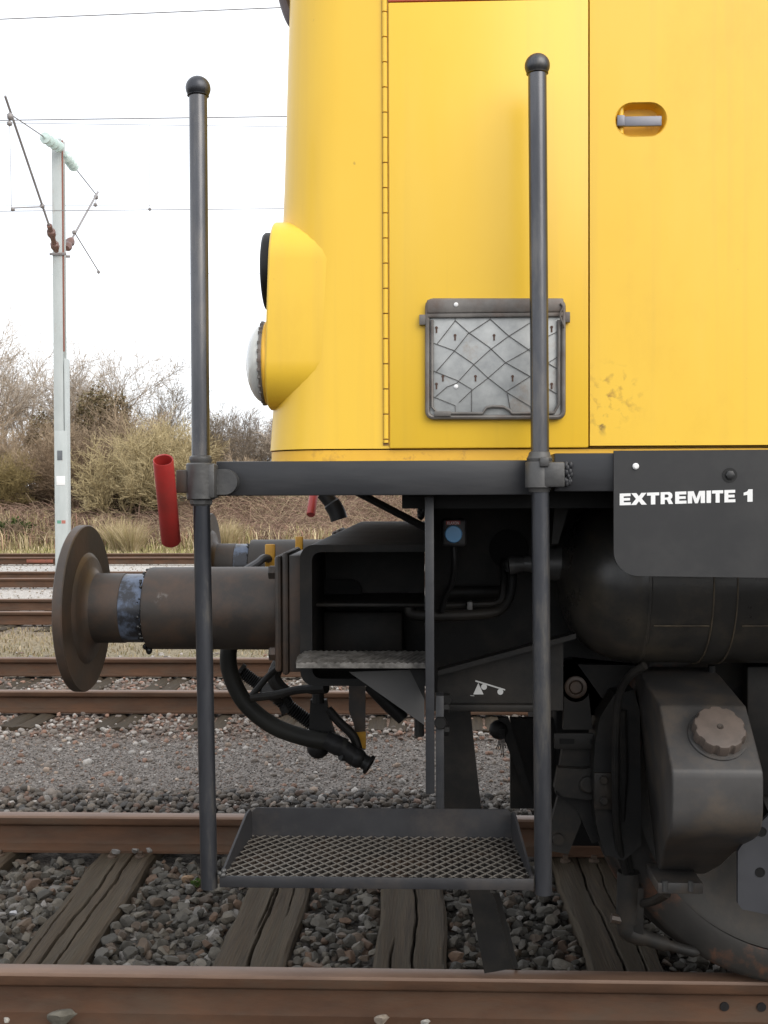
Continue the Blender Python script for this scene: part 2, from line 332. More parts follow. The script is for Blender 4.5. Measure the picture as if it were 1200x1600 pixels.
def sleeper_mesh(w, l, h, cracks, seed, nx=72, ny=80):
    R = random.Random(seed); b = B(); vs_ = []
    cr = [(u, [R.uniform(-1,1) for _ in range(12)], wd, dp, a0, a1) for (u, wd, dp, a0, a1) in cracks]
    for i in range(ny+1):
        row = []
        for j in range(nx+1):
            u = -w/2+w*j/nx; v = -l/2+l*i/ny; z = 0.004*math.sin(v*5+seed)+.0007*R.uniform(-1,1)+.003*math.sin(u*61+2*math.sin(v*3+seed))
            edge = (w/2-abs(u))
            if edge < .012: z -= .010*(1-edge/.012)+.004*math.sin(v*23+seed)
            for (cu, wob, wd, dp, a0, a1) in cr:
                t = (v/l+.5)*11; k = int(min(10, t)); f = t-k
                c = cu + .0015*math.sin(v*31+cu*90) + .0045*(wob[k]*(1-f)+wob[min(11,k+1)]*f)
                s = v/l+.5
                am = max(0, min(1, (s-a0)/.08))*max(0, min(1, (a1-s)/.08))
                d = abs(u-c)
                if d < wd: z -= dp*am*(1-d/wd)
            row.append(b.bm.verts.new((u+.005*math.sin(v*9+seed), v, z)))
        vs_.append(row)
    for i in range(ny):
        for j in range(nx): b.bm.faces.new((vs_[i][j], vs_[i][j+1], vs_[i+1][j+1], vs_[i+1][j]))
    loop = vs_[0] + [r[-1] for r in vs_[1:]] + vs_[-1][-2::-1] + [r[0] for r in vs_[-2:0:-1]]
    low = [b.bm.verts.new((v.co.x, v.co.y, -h)) for v in loop]
    for i in range(len(loop)): b.bm.faces.new((loop[i], low[i], low[(i+1)%len(low)], loop[(i+1)%len(loop)]))
    b.bm.faces.new(low[::-1]); return b
SLZ = -RH-.003
SL = []
near = [(PX(88,3.62)-.0, 'split timber sleeper with yellow lichen, just beyond the buffer head', [(-.02,.0055,.035,-.1,.75),(.03,.0045,.03,.25,1.1),(-.08,.0035,.015,.3,.6)], .02),
        (PX(398,3.62), 'weathered timber sleeper beneath the end of the step by the red tube', [(.0,.006,.035,-.1,.7),(-.015,.0045,.03,.45,1.1),(.06,.0035,.018,.5,.75)], -.01),
        (PX(641,3.62), 'timber sleeper with one straight split beneath the middle of the step tray', [(.01,.0055,.035,.2,1.1),(-.06,.0045,.03,.0,.45),(.055,.0035,.02,.05,.35)], 0),
        (PX(955,3.75), 'dark timber sleeper in the shade beside the sand pipe nozzle', [(-.01,.005,.03,-.1,.8),(.06,.004,.02,.2,1.0)], .01),
        (PX(1245,3.75), 'dark timber sleeper in the shade behind the wheel tyre', [(0,.009,.026,0,1)], 0)]
near.insert(0, (near[0][0]-.60, 'timber sleeper beyond the buffer head, cut by the picture edge', [(.02,.009,.026,0,1)], 0))
for k, (x, lab, crk, rz) in enumerate(near):
    o = sleeper_mesh(.235, 2.55, .14, crk, 11+k).build('wooden_sleeper', WOOD, None, 45)
    o.location = (x, Y1+GA/2, SLZ); o.rotation_euler.z = rz; SL.append((x, .235, Y1+GA/2, 2.55, rz))
    tag(o, lab, 'sleeper', 'sleepers under the locomotive')
SCR = mat('coach_screw_rust', (.075,.048,.03), (.045,.03,.02), 30, .7)
for (x, w_, yc, l_, rz_), ob_ in zip(list(SL), [o for o in COL.objects if o.name.startswith('wooden_sleeper')]):
    for sx in (-.055, .06):
        for yy in (Y1+.095, Y1+GA-.10):
            b = B(); b.lathe([(-.01,.022),(.004,.021),(.009,.016),(.009,.012)], (sx, yy-yc, .002), (0,0,1), 16); b.box((sx-.010,yy-yc-.010,.009),(sx+.010,yy-yc+.010,.024),.002,1)
            k_ = b.build('coach_screw', SCR, ob_, 30)
me2 = None
for tY, x_off, x_a, x_b in ((Y2, PX(490,8.2), -5.6, 3.6), (Y3, 0, -9.5, 1.5)):
    k = math.ceil((x_a-x_off)/.6)
    while x_off+k*.6 < x_b:
        x = x_off+k*.6+random.uniform(-.02,.02)
        if me2 is None:
            o = sleeper_mesh(.25, 2.5, .14, [(0,.012,.02,0,1)], 77, 10, 24).build('wooden_sleeper', WOOD, None, 45); me2 = o.data
        else:
            o = bpy.data.objects.new('wooden_sleeper', me2); COL.objects.link(o)
        o.location = (x, tY+GA/2, SLZ+random.uniform(-.012,.002)); o.rotation_euler.z = random.uniform(-.02,.02)+(math.pi if k%2 else 0); SL.append((x, .25, tY+GA/2, 2.5, 0))
        if tY == Y2: tag(o, 'half-buried timber sleeper in the reddish ballast beyond the gravel path', 'sleeper', 'sleepers of the track beyond the gravel path')
        else: tag(o, 'timber sleeper of the track beyond the tan grass strip', 'sleeper', 'sleepers of the track beyond the grass strip')
        k += 1

# ------------------------------------------------------------------ stones
def protos(sub, n, cuts, seed):
    r = np.random.default_rng(seed); out = []
    for _ in range(n):
        t = bmesh.new(); bmesh.ops.create_icosphere(t, subdivisions=sub, radius=1)
        v = np.array([x.co[:] for x in t.verts]); t.verts.index_update()
        f = np.array([[x.index for x in q.verts] for q in t.faces]); t.free()
        for _c in range(cuts):
            d = r.normal(size=3); d /= np.linalg.norm(d); h = r.uniform(.38,.8)
            s = v@d; over = np.maximum(s-h, 0); v = v-np.outer(over*.97, d)
        v += r.normal(scale=.02, size=v.shape); v *= r.uniform([.8,.7,.5],[1.25,1.05,.85])
        out.append((v, f))
    return out
PR_HI = protos(3, 9, 13, 1); PR_MID = protos(2, 10, 8, 2); PR_LO = protos(1, 10, 3, 3)
_o = np.array([[1,0,0],[-1,0,0],[0,1,0],[0,-1,0],[0,0,1],[0,0,-1]], float); _of = np.array([[0,2,4],[2,1,4],[1,3,4],[3,0,4],[2,0,5],[1,2,5],[3,1,5],[0,3,5]])
PR_OCT = [(_o*rng.uniform(.6,1.2,(6,1)), _of) for _ in range(8)]
def rots(n):
    q = rng.normal(size=(n,4)); q /= np.linalg.norm(q,axis=1)[:,None]; w_,x,y,z = q.T
    return np.stack([1-2*(y*y+z*z),2*(x*y-z*w_),2*(x*z+y*w_),2*(x*y+z*w_),1-2*(x*x+z*z),2*(y*z-x*w_),2*(x*z-y*w_),2*(y*z+x*w_),1-2*(x*x+y*y)],1).reshape(n,3,3)
def make_mesh(name, V, Fc, T, m, smooth=None):
    me = bpy.data.meshes.new(name); nv, nf = len(V), len(Fc); k = Fc.shape[1]
    me.vertices.add(nv); me.vertices.foreach_set('co', V.astype(np.float32).ravel())
    me.loops.add(nf*k); me.loops.foreach_set('vertex_index', Fc.astype(np.int32).ravel())
    me.polygons.add(nf); me.polygons.foreach_set('loop_start', np.arange(0, nf*k, k, dtype=np.int32))
    me.update(calc_edges=True)
    if T is not None:
        a = me.attributes.new('tint', 'FLOAT_COLOR', 'POINT'); a.data.foreach_set('color', np.c_[T, np.ones(nv)].astype(np.float32).ravel())
    if smooth:
        me.polygons.foreach_set('use_smooth', [True]*nf); me.set_sharp_from_angle(angle=math.radians(smooth))
    me.materials.append(m); o = bpy.data.objects.new(name, me); COL.objects.link(o); return o
def stones(name, label, pos, size, pal, weights, pr, m=STONE, smooth=None, cat='ballast', var=.25):
    n = len(pos); R_ = rots(n); pick = rng.integers(0, len(pr), n)
    tone = np.array(pal)[rng.choice(len(pal), n, p=np.array(weights)/sum(weights))]*rng.uniform(1-var,1+var,(n,1))
    Vs, Fs, Ts, off = [], [], [], 0
    for k, (v, f) in enumerate(pr):
        idx = np.where(pick == k)[0]
        if not len(idx): continue
        Rk = R_[idx].copy()
        V = np.einsum('nij,vj->nvi', Rk, v)*size[idx][:,None,None]; V[:,:,2] *= .8; V += pos[idx][:,None,:]
        Vs.append(V.reshape(-1,3)); Ts.append(np.repeat(tone[idx], len(v), 0))
        Fs.append((f[None]+(np.arange(len(idx))*len(v))[:,None,None]).reshape(-1,3)+off); off += len(idx)*len(v)
    o = make_mesh(name, np.concatenate(Vs), np.concatenate(Fs), np.concatenate(Ts), m, smooth)
    return tag(o, label, cat, kind='stuff')
def clear_sleepers(p, margin=.0, keep=.0):
    ok = np.ones(len(p), bool)
    for (x, w_, yc, l, rz) in SL:
        u = (p[:,0]-x)+rz*(p[:,1]-yc)
        ins = (np.abs(u) < w_/2+margin) & (np.abs(p[:,1]-yc) < l/2)
        ok &= ~(ins & (rng.uniform(size=len(p)) > keep))
    return ok
def jit(x0, x1, y0, y1, sp, z, zv, jitter=.5):
    gx, gy = np.meshgrid(np.arange(x0,x1,sp), np.arange(y0,y1,sp)); p = np.c_[gx.ravel(), gy.ravel(), np.full(gx.size, z)]
    p[:,:2] += rng.uniform(-jitter*sp, jitter*sp, (len(p),2)); p[:,2] += rng.uniform(-zv, zv, len(p)); return p
def clear_rail(p, ys_, hw=.07):
    ok = np.ones(len(p), bool)
    for y in ys_: ok &= np.abs(p[:,1]-y) > hw
    return p[ok]
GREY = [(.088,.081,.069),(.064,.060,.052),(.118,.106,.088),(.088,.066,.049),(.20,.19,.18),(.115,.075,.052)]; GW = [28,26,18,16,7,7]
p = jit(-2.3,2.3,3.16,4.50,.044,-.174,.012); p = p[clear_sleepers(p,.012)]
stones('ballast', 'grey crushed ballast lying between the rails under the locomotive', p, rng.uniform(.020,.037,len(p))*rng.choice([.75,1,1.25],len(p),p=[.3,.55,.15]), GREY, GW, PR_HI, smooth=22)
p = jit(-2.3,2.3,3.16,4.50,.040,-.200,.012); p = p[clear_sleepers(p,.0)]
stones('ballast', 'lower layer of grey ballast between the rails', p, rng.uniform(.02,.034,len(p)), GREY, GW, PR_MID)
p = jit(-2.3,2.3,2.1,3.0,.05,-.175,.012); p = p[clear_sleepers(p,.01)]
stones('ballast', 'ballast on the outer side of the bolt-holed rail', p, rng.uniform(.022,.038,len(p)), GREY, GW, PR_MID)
WARM = [(.125,.108,.092),(.10,.09,.08),(.16,.135,.112),(.15,.10,.077),(.26,.245,.23),(.08,.076,.073)]; WW = [26,24,18,9,6,18]
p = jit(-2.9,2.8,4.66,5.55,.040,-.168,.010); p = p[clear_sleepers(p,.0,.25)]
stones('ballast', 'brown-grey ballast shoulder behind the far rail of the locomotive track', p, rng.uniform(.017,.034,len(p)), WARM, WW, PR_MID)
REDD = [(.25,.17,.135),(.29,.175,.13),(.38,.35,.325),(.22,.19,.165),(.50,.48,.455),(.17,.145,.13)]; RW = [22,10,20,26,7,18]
p = jit(-3.9,3.8,6.72,7.40,.040,-.162,.010); p = p[rng.uniform(size=len(p)) < np.clip((p[:,1]-6.6)/.45,.05,1)]; p = p[clear_sleepers(p,0,.1)]
stones('ballast', 'reddish and white ballast between gravel path and the next rail', p, rng.uniform(.011,.028,len(p)), REDD, RW, PR_MID)
p = jit(-4.6,4.2,7.54,8.90,.043,-.166,.011); p = p[clear_sleepers(p,0,.22)]
stones('ballast', 'reddish and white ballast between the rails beyond the gravel path', p, rng.uniform(.013,.029,len(p)), REDD, RW, PR_MID)
p = jit(-5.2,4.0,9.04,10.3,.070,-.165,.014); p = p[rng.uniform(size=len(p)) < np.clip(1.3-(p[:,1]-9.0)/1.0,.12,1)]
stones('ballast', 'loose pale stones edging the tan grass strip', p, rng.uniform(.018,.036,len(p)), REDD, [14,8,22,26,8,20], PR_LO)
# fine gravel path
p = jit(-3.4,3.2,5.35,7.0,.0165,-.174,.003)
p = p[rng.uniform(size=len(p)) < .75]
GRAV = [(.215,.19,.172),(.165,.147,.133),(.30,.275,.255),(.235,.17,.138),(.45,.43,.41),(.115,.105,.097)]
stones('gravel', 'fine grey gravel of the path between the two tracks', p, rng.uniform(.004,.009,len(p)), GRAV, [30,26,18,12,6,14], PR_OCT, cat='gravel')
p = np.c_[rng.uniform(-3.4,3.2,1500), rng.uniform(5.3,7.1,1500), np.full(1500,-.170)]
stones('gravel', 'scattered reddish and pale pebbles on the gravel path', p, rng.gamma(3,.0042,1500)+.005, [(.26,.165,.125),(.34,.27,.22),(.44,.42,.40),(.20,.175,.155)], [22,22,16,40], PR_LO, cat='gravel')
# far tracks
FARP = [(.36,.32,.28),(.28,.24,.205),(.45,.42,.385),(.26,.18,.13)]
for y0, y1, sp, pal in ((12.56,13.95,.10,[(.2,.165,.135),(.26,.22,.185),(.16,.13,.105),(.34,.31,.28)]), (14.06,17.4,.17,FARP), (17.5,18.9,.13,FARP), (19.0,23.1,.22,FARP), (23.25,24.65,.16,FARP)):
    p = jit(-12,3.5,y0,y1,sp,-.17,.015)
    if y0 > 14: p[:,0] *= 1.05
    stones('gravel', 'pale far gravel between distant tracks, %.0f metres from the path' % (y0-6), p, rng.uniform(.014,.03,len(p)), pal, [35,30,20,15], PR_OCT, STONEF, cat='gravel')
# single stones that stand out
def stone(c, r, tone, label, sc=(1,1,1)):
    v, f = PR_HI[random.randrange(7)]; V = v*r*np.array(sc); V += np.array([c.x,c.y,c.z]) 
    o = make_mesh('stone', V, f, np.tile(np.array(tone),(len(V),1)), STONE, 32); tag(o, label, 'stone', 'loose single stones')
stone(P(100,1588,3.0), .042, (.15,.14,.115), 'large mossy stone leaning against the outer side of the rail', (1,1,.8))
stone(P(10,1594,3.0), .014, (.45,.43,.39), 'small pale stone against the outer side of the rail, beside the large mossy stone', (.8,1,1.2))
stone(P(598,1592,3.0), .022, (.33,.28,.23), 'tan stone against the outer rail side, below the step tray')
stone(P(666,1597,3.0), .014, (.42,.41,.38), 'small pale stone against the outer rail side, below the step tray')
stone(P(30,1428,3.95), .034, (.40,.41,.44), 'pale blue-grey stone beside the split sleeper', (1.1,1,.8))
stone(P(703,1374+0,4.1), .03, (.16,.14,.12), 'brown stone at the edge of the step tray sleeper')
stone(P(295,1373,4.25), .026, (.28,.19,.12), 'orange-brown stone behind the pole foot')
stone(P(180,1331,4.44), .024, (.16,.155,.15), 'grey stone lying on the sleeper end at the rail foot')
stone(P(212,1329,4.45), .02, (.17,.16,.15), 'second grey stone lying on the sleeper end at the rail foot')
stone(P(233,1328,4.46), .018, (.18,.17,.16), 'small grey stone at the corner of the sleeper end')

# ------------------------------------------------------------------ locomotive
loco = empty('locomotive', (0, 3.83, 0)); tag(loco, 'yellow maintenance locomotive end with black underframe, buffers and boarding step', 'locomotive')
def LP(o):                       # parent, keeping the mesh coordinates in world metres
    o.parent = loco; o.matrix_parent_inverse = Matrix.Translation((0,-3.83,0)); return o
def part(b, name, m, parent=None, smooth=35, label=None, kind=None):
    o = b.build(name, m, parent, smooth, label, kind=kind)
    if parent is None: LP(o)
    return o
YC = 3.83
def mir(y): return 2*YC-y
YB = 2.42; RN = .14
prof_px = [(-260,463),(-120,460),(0,457),(150,452),(300,447),(400,442),(500,436),(640,428),(702,423),(722,422)]
prof = [(PZ(y,2.55,px), PX(px,2.55)) for y, px in prof_px]
def xl(z):
    pr = sorted(prof)
    return float(np.interp(z, [a for a,_ in pr], [c for _,c in pr]))
XDR = PX(612,YB)
def outline(z, inset=0, rec=0):
    x0 = xl(z)+inset; y0 = YB+inset; pts = [(3.4, y0+rec), (XDR, y0+rec), (XDR, y0)] if rec else [(3.4, y0)]
    pts += [(x0+RN-RN*math.sin(t), y0+RN-RN*math.cos(t)) for t in np.linspace(0, math.pi/2, 15)]
    pts += [(x0-.012, YC)]
    pts += [(x, 2*YC-y) for x, y in pts[-2::-1]]
    return pts
def shell(name, m, zs, inset=0, rec=0):
    b = B(); rows = [[b.bm.verts.new((x,y,z)) for x,y in outline(z,inset,rec)] for z in zs]
    for A, C in zip(rows[:-1], rows[1:]):
        n = len(A)
        for i in range(n): b.bm.faces.new((A[i],A[(i+1)%n],C[(i+1)%n],C[i]))
    b.bm.faces.new(rows[0]); b.bm.faces.new(rows[-1][::-1]); return part(b, name, m, None, 30)
z_seam = PZ(702,YB); z_bot = PZ(724,YB)
shell('body_shell', YEL, np.linspace(z_seam+.0015, 3.2, 30), 0, .05)
shell('body_base_strip', YEL2, [z_bot-.02, z_bot, z_seam-.0015], .003)
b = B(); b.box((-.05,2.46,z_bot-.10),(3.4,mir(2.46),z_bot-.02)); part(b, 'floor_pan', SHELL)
# doors
def panel(b, x0, x1, z0, z1, yf, th, r=.004): b.box((x0,yf,z0),(x1,yf+th,z1), r, 2)
YD = YB-.007
b = B(); panel(b, PX(609,YD), PX(920,YD), PZ(701,YD), PZ(3.5,YD), YD, .012); d1 = part(b, 'access_door', YEL)
# second door with a real opening for the handle pocket
x0, x1, z0, z1 = PX(921.8,YD), 3.3, PZ(698,YD), PZ(1.5,YD)
hx0, hx1, hz0, hz1 = PX(961.5,YD), PX(1041.5,YD), PZ(219,YD), PZ(166.5,YD); hr = (hz1-hz0)/2
st = arc(hx1-hr,(hz0+hz1)/2,hr,-90,90,14)+arc(hx0+hr,(hz0+hz1)/2,hr,90,270,14)
b = B(); bm = b.bm
outer = [bm.verts.new((x,YD,z)) for x,z in ((x0,z0),(x1,z0),(x1,z1),(x0,z1))]
inner = [bm.verts.new((x,YD,z)) for x,z in st]
ed = [bm.edges.new((outer[i],outer[(i+1)%4])) for i in range(4)]+[bm.edges.new((inner[i],inner[(i+1)%len(inner)])) for i in range(len(inner))]
bmesh.ops.triangle_fill(bm, edges=ed, use_beauty=True, use_dissolve=False)
ob = [bm.verts.new((v.co.x,YD+.0115,v.co.z)) for v in outer]
for i in range(4): bm.faces.new((outer[i],outer[(i+1)%4],ob[(i+1)%4],ob[i]))
d2 = part(b, 'access_door', YELD, None, 0)
b = B(); bm = b.bm; cxh, czh = (hx0+hx1)/2, (hz0+hz1)/2
rings = []
for k, (dy, s) in enumerate([(-.0006,1.012),(.0006,.985),(.004,.965),(.022,.93),(.030,.86),(.032,.7)]):
    rings.append([bm.verts.new((cxh+(x-cxh)*s, YD+dy, czh+(z-czh)*s)) for x,z in st])
for A, C in zip(rings[:-1], rings[1:]):
    for i in range(len(A)): bm.faces.new((A[i],A[(i+1)%len(A)],C[(i+1)%len(A)],C[i]))
bm.faces.new(rings[-1]); hp = part(b, 'handle_pocket', YEL2, d2, 45)
# body opening behind the pocket is hidden by the pocket pan itself; bar handle
b = B(); b.box((PX(964,YD),YD+.002,PZ(202.5,YD)),(PX(1034,YD),YD+.009,PZ(187,YD)),.002); b.box((PX(964,YD),YD-.003,PZ(203,YD)),(PX(976,YD),YD+.004,PZ(186,YD)),.002)
part(b, 'door_handle', mat('handle_grey', (.20,.20,.225), (.15,.15,.17), 20, .4, .3), d2)
b = B(); b.tube([(PX(971.5,YD),YD+.014,PZ(216,YD)),(PX(971.5,YD),YD+.014,PZ(170,YD))], .0065, 12); part(b, 'handle_post', YEL, d2)
# hinge of knuckles
b = B(); b.box((PX(599,YB),YB-.0015,PZ(696,YB)),(PX(608,YB),YB+.004,PZ(-60,YB))); hg = part(b, 'piano_hinge', mat('hinge_seam', (.30,.155,.03), (.18,.09,.03), 30, .6))
y = -58
while y < 690:
    b = B(); x = PX(603.6, YB)
    b.tube([(x,YB-.003,PZ(min(692,y+38),YB)),(x,YB-.003,PZ(y+.8,YB))], .0055, 10); part(b, 'hinge_knuckle', YEL, hg); y += 39.2
b = B(); b.box((PX(609,YD),YD+.0005,PZ(2.2,YD)),(3.3,YD+.012,PZ(-70,YD)),.002); part(b, 'red_band', BAND)
# lamp housings with two lamps
def lamp(Yc, sgn):
    zt, zb, r = PZ(347,2.523), PZ(640,2.523), .102
    prof_s = arc(0, zt-r, r, 0, 180, 16)+arc(0, zb+r, r, 180, 360, 16)
    xf = lambda z: float(np.interp(z,[zb,zt],[PX(413,2.43),PX(424,2.43)]))
    b = B(); bm = b.bm; k = len(prof_s)
    rows = []
    for dx, s in ((None,1),(.004,1),(0,.965)):
        row = []
        for yy, z in prof_s:
            zc = (zt+zb)/2; zz = zc+(z-zc)*(s*.5+.5); y_ = Yc+yy*s
            row.append(bm.verts.new((-.05 if dx is None else xf(zz)+dx, y_, zz)))
        rows.append(row)
    for A, C in zip(rows[:-1], rows[1:]):
        for i in range(k): bm.faces.new((A[i],A[(i+1)%k],C[(i+1)%k],C[i]))
    bm.faces.new(rows[-1])
    h = part(b, 'headlamp_housing', YEL, None, 40)
    zu, zl = PZ(420,2.5), PZ(565,2.5)
    b = B(); xx = xf(zu)
    b.lathe([(.02,.088),(-.015,.088),(-.020,.084),(-.022,.074),(-.017,.070),(-.017,0)], (xx,Yc,zu), (1,0,0), 40)
    part(b, 'upper_lamp', RUBB, h, label='black-rimmed upper lamp')
    xx = xf(zl); b = B(); b.lathe([(.02,.098),(-.006,.098),(-.010,.094),(-.010,.05)], (xx,Yc,zl), (1,0,0), 40); part(b, 'lamp_collar', YEL2, h)
    b = B(); b.lathe([(-.008,.094),(-.016,.095),(-.018,.091),(-.014,.088)], (xx,Yc,zl), (1,0,0), 40)
    for i in range(28):
        a = 2*math.pi*i/28+random.uniform(-.05,.05); b.box((xx-.0195,Yc+.092*math.cos(a)-.004,zl+.092*math.sin(a)-.004),(xx-.013,Yc+.092*math.cos(a)+.004,zl+.092*math.sin(a)+.004),.001,1)
    part(b, 'lens_ring', FRAM, h)
    b = B(); b.lathe([(-.014,.089),(-.016,.089)]+[(-.016-.040*math.cos(t*math.pi/2/8),.089*math.sin(t*math.pi/2/8)) for t in range(7,-1,-1)], (xx,Yc,zl), (1,0,0), 40); part(b, 'lens', GLASS, h, 60)
lamp(2.524, 1); lamp(mir(2.524), -1)
b = B(); b.tube(spline([P(434,-60,2.62),P(440,-20,2.60),P(447,10,2.58),P(456,33,2.56),P(468,48,2.56)]), .013, 10); part(b, 'cab_corner_rail', mat('dark_brown_trim', (.05,.03,.028), None, 6, .5))
# placard holder on the first door
YH = YD-.004
def bx(b, px0, py0, px1, py1, yf, yb, bev=.0015): b.box((PX(px0,yf),yf,PZ(py1,yf)),(PX(px1,yf),yb,PZ(py0,yf)),bev,2)
b = B(); bx(b, 669,472,880,652,YH-.006,YD-.001); ph = part(b, 'placard_holder', GALV)
b = B()
def rr(x0_,y0_,x1_,y1_,r,yy,rad):
    pts = [P(x,y,yy) for x,y in arc(x1_-r,y1_-r,r,0,90,4)+arc(x0_+r,y1_-r,r,90,180,4)+arc(x0_+r,y0_+r,r,180,270,4)+arc(x1_-r,y0_+r,r,270,360,4)]
    b.tube(pts, rad, 8, closed=True)
rr(668,470,880,652,9,YH-.007,.0055); part(b, 'outer_frame', FRAM, ph)
b = B(); pts = [P(x,y,YH-.011) for x,y in [(873,500),(873,632),(866,645),(800,646),(796,641),(787,636),(770,635),(760,637),(754,646),(684,646),(675,636),(675,500)]]
b.tube(pts, .0034, 8); part(b, 'inner_frame', FRAM, ph)
b = B(); bx(b,668,468.5,881,490,YH-.016,YH-.006,.003); bx(b,669,489,880,497,YH-.013,YH-.006,.002); part(b, 'top_flap', FRAM, ph)
for (a,c,d,e) in ((656,492,668,508),(880,490,891,506)):
    b = B(); bx(b,a,c,d,e,YH-.010,YD-.001,.001); part(b, 'side_lug', FRAM, ph)
b = B(); b.tube(spline([P(876,474,YH-.018),P(880,480,YH-.021),P(875,492,YH-.02),P(879,505,YH-.018),P(881,512,YH-.014)]), .0022, 8); part(b, 'spring_clip', FRAM, ph)
b = B(); bx(b,679,643,705,651,YH-.015,YH-.009,.001); part(b, 'bottom_tab', FRAM, ph)
for px, py in ((712.5,476),(712.5,604)):
    yy = YH-.016 if py < 490 else YH-.006
    b = B(); b.lathe([(0,.005),(.002,.0045),(.0032,.0025),(.0035,0)], P(px,py,yy), (0,-1,0), 14); part(b, 'rivet', WHITE, ph)
for px, py in ((711,524),(772,524),(692,588),(743,588),(801,588),(682,512),(682,600),(862,511),(862,600)):
    b = B(); b.lathe([(0,.0032),(.0015,.003),(.002,0)], P(px,py,YH-.006), (0,-1,0), 10); b.box(P(px-1.2,py+8,YH-.0072),P(px+1.2,py,YH-.0058)); part(b, 'fixing_slot', mat('slot_rust', (.09,.05,.035), None, 20, .8), ph)
zs_ = lambda L_: [P(640+x/4.286, 440+y/4.286, YH-.0075) for x,y in L_]
for L_ in ([(305,215),(305,260),(395,340),(535,440),(640,540),(800,630),(900,700),(1000,760)], [(540,215),(540,250),(660,360),(790,450),(900,530),(1000,590)], [(135,413),(165,413),(295,460),(425,550),(520,640),(650,740),(800,830),(850,880)],
           [(135,598),(165,600),(315,660),(415,720),(415,890)], [(135,773),(165,773),(305,830),(308,890)], [(185,415),(305,262)], [(180,600),(295,470),(390,350),(540,252)], [(175,770),(250,705),(315,680),(425,560),(535,460),(660,368),(800,280),(870,240)],
           [(330,810),(415,730),(520,650),(640,545),(790,460),(900,380),(1000,330)], [(680,890),(655,750),(650,735),(800,640),(900,560),(1000,500)]):
    b = B(); b.tube(zs_(L_), .0008, 6); part(b, 'mesh_wire', WIRE, ph)

# ---- side beam, poles, clamps
YP = 2.31
b = B(); xa, xb = PX(338,2.345), PX(852,2.345)
b.box((xa,2.345,PZ(774.0,2.345,580)),(xb,2.405,PZ(720.0,2.345,580)),.003); part(b, 'side_beam', BLK)
b = B(); b.box((PX(866,2.352),2.352,PZ(768,2.352,900)),(3.3,2.47,PZ(708,2.352,900)),.003); part(b, 'sill_beam', BLK)
def pole(top, mid, bot, rt, rb, name):
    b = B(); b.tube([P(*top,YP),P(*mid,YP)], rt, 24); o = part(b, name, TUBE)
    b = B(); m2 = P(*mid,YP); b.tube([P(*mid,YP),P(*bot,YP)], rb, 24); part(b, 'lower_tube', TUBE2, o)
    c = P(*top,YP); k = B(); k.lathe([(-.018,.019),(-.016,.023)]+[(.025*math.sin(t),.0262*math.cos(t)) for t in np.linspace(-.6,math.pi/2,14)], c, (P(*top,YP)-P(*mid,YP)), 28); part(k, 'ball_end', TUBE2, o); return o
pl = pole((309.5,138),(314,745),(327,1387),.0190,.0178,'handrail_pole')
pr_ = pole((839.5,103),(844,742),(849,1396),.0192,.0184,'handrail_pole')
zc = P(314,751,YP)
b = B(); b.lathe([(-.040,.0265),(-.038,.030),(.034,.031),(.037,.028),(.037,.02)], zc, (0,0,1), 32); b.lathe([(.037,.0215),(.044,.0245),(.050,.0235),(.053,.019)], zc, (0,0,1), 24); b.lathe([(-.049,.0235),(-.040,.0245)], zc, (0,0,1), 6)
b.lathe([(-.053,.02),(-.049,.0235)], zc, (0,0,1), 6)
b.box((zc.x+.012,YP-.022,zc.z-.037),(zc.x+.033,YP+.025,zc.z+.034),.004); cl = part(b, 'pole_clamp', CAST, pl)
b = B(); q = P(345,753,2.33); prism = [Vector((zc.x+.02,2.315,q.z-.027)),]+[Vector((x,2.315,z)) for x,z in arc(PX(351,2.315),q.z,.027,-90,90,12)]+[Vector((zc.x+.02,2.315,q.z+.027))]
b.prism(prism,(0,.032,0)); b.bevel(.004,2,50); part(b, 'clamp_boss', CAST, pl)
b = B(); b.box((PX(277,YP),YP-.012,PZ(769,YP)),(PX(297,YP),YP+.014,PZ(733,YP)),.003); part(b, 'tube_bracket', DRUST, pl)
# right clamp
zr = P(843,742,YP)
b = B(); b.lathe([(-.027,.028),(-.026,.030),(.024,.030),(.027,.028),(.027,.015)], zr, (0,0,1), 32); b.box((zr.x,YP-.029,zr.z-.026),(PX(883,YP-.03),2.35,zr.z+.026),.004)
b.lathe([(.027,.026),(.034,.027),(.040,.0235),(.047,.0215),(.049,.018)], zr, (0,0,1), 24); b.lathe([(-.036,.0215),(-.027,.024)], zr, (0,0,1), 20)
b.box((zr.x-.003,YP-.036,zr.z+.016),(zr.x+.016,YP-.02,zr.z+.036),.003); part(b, 'pole_clamp', CAST, pr_)
b = B()
for i in range(26): b.ball((PX(887+random.uniform(-3,6),2.335), 2.344+random.uniform(-.004,.003), zr.z+random.uniform(-.024,.024)), random.uniform(.003,.0052), 2, (1,.6,1.5))
part(b, 'weld_bead', BLK, pr_, 60)
# red signal-flag tube
def red_tube(A, Bv, r, parent=None):
    ax = (Bv-A).normalized(); n = (Bv-A).length
    b = B(); b.lathe([(n,0),(n,r*.9),(n-.003,r),(0,r),(-.0015,r*.95),(0,r*.86),(.12,r*.84),(.12,0)], A, ax, 28); return part(b, 'flag_tube', RED, parent)
red_tube(P(255,719,2.235), P(267.5,847,2.365), .0208)

# far side twins of pole and flag tube
def mirrored(o):
    c = o.copy(); c.data = o.data.copy(); COL.objects.link(c)
    for v in c.data.vertices: v.co.y = mir(v.co.y)
    c.data.flip_normals(); return c
for o in [o for o in list(loco.children) if o.name.startswith(('flag_tube','side_beam'))]:
    c = mirrored(o)
    for ch in o.children:
        k = mirrored(ch); k.parent = c

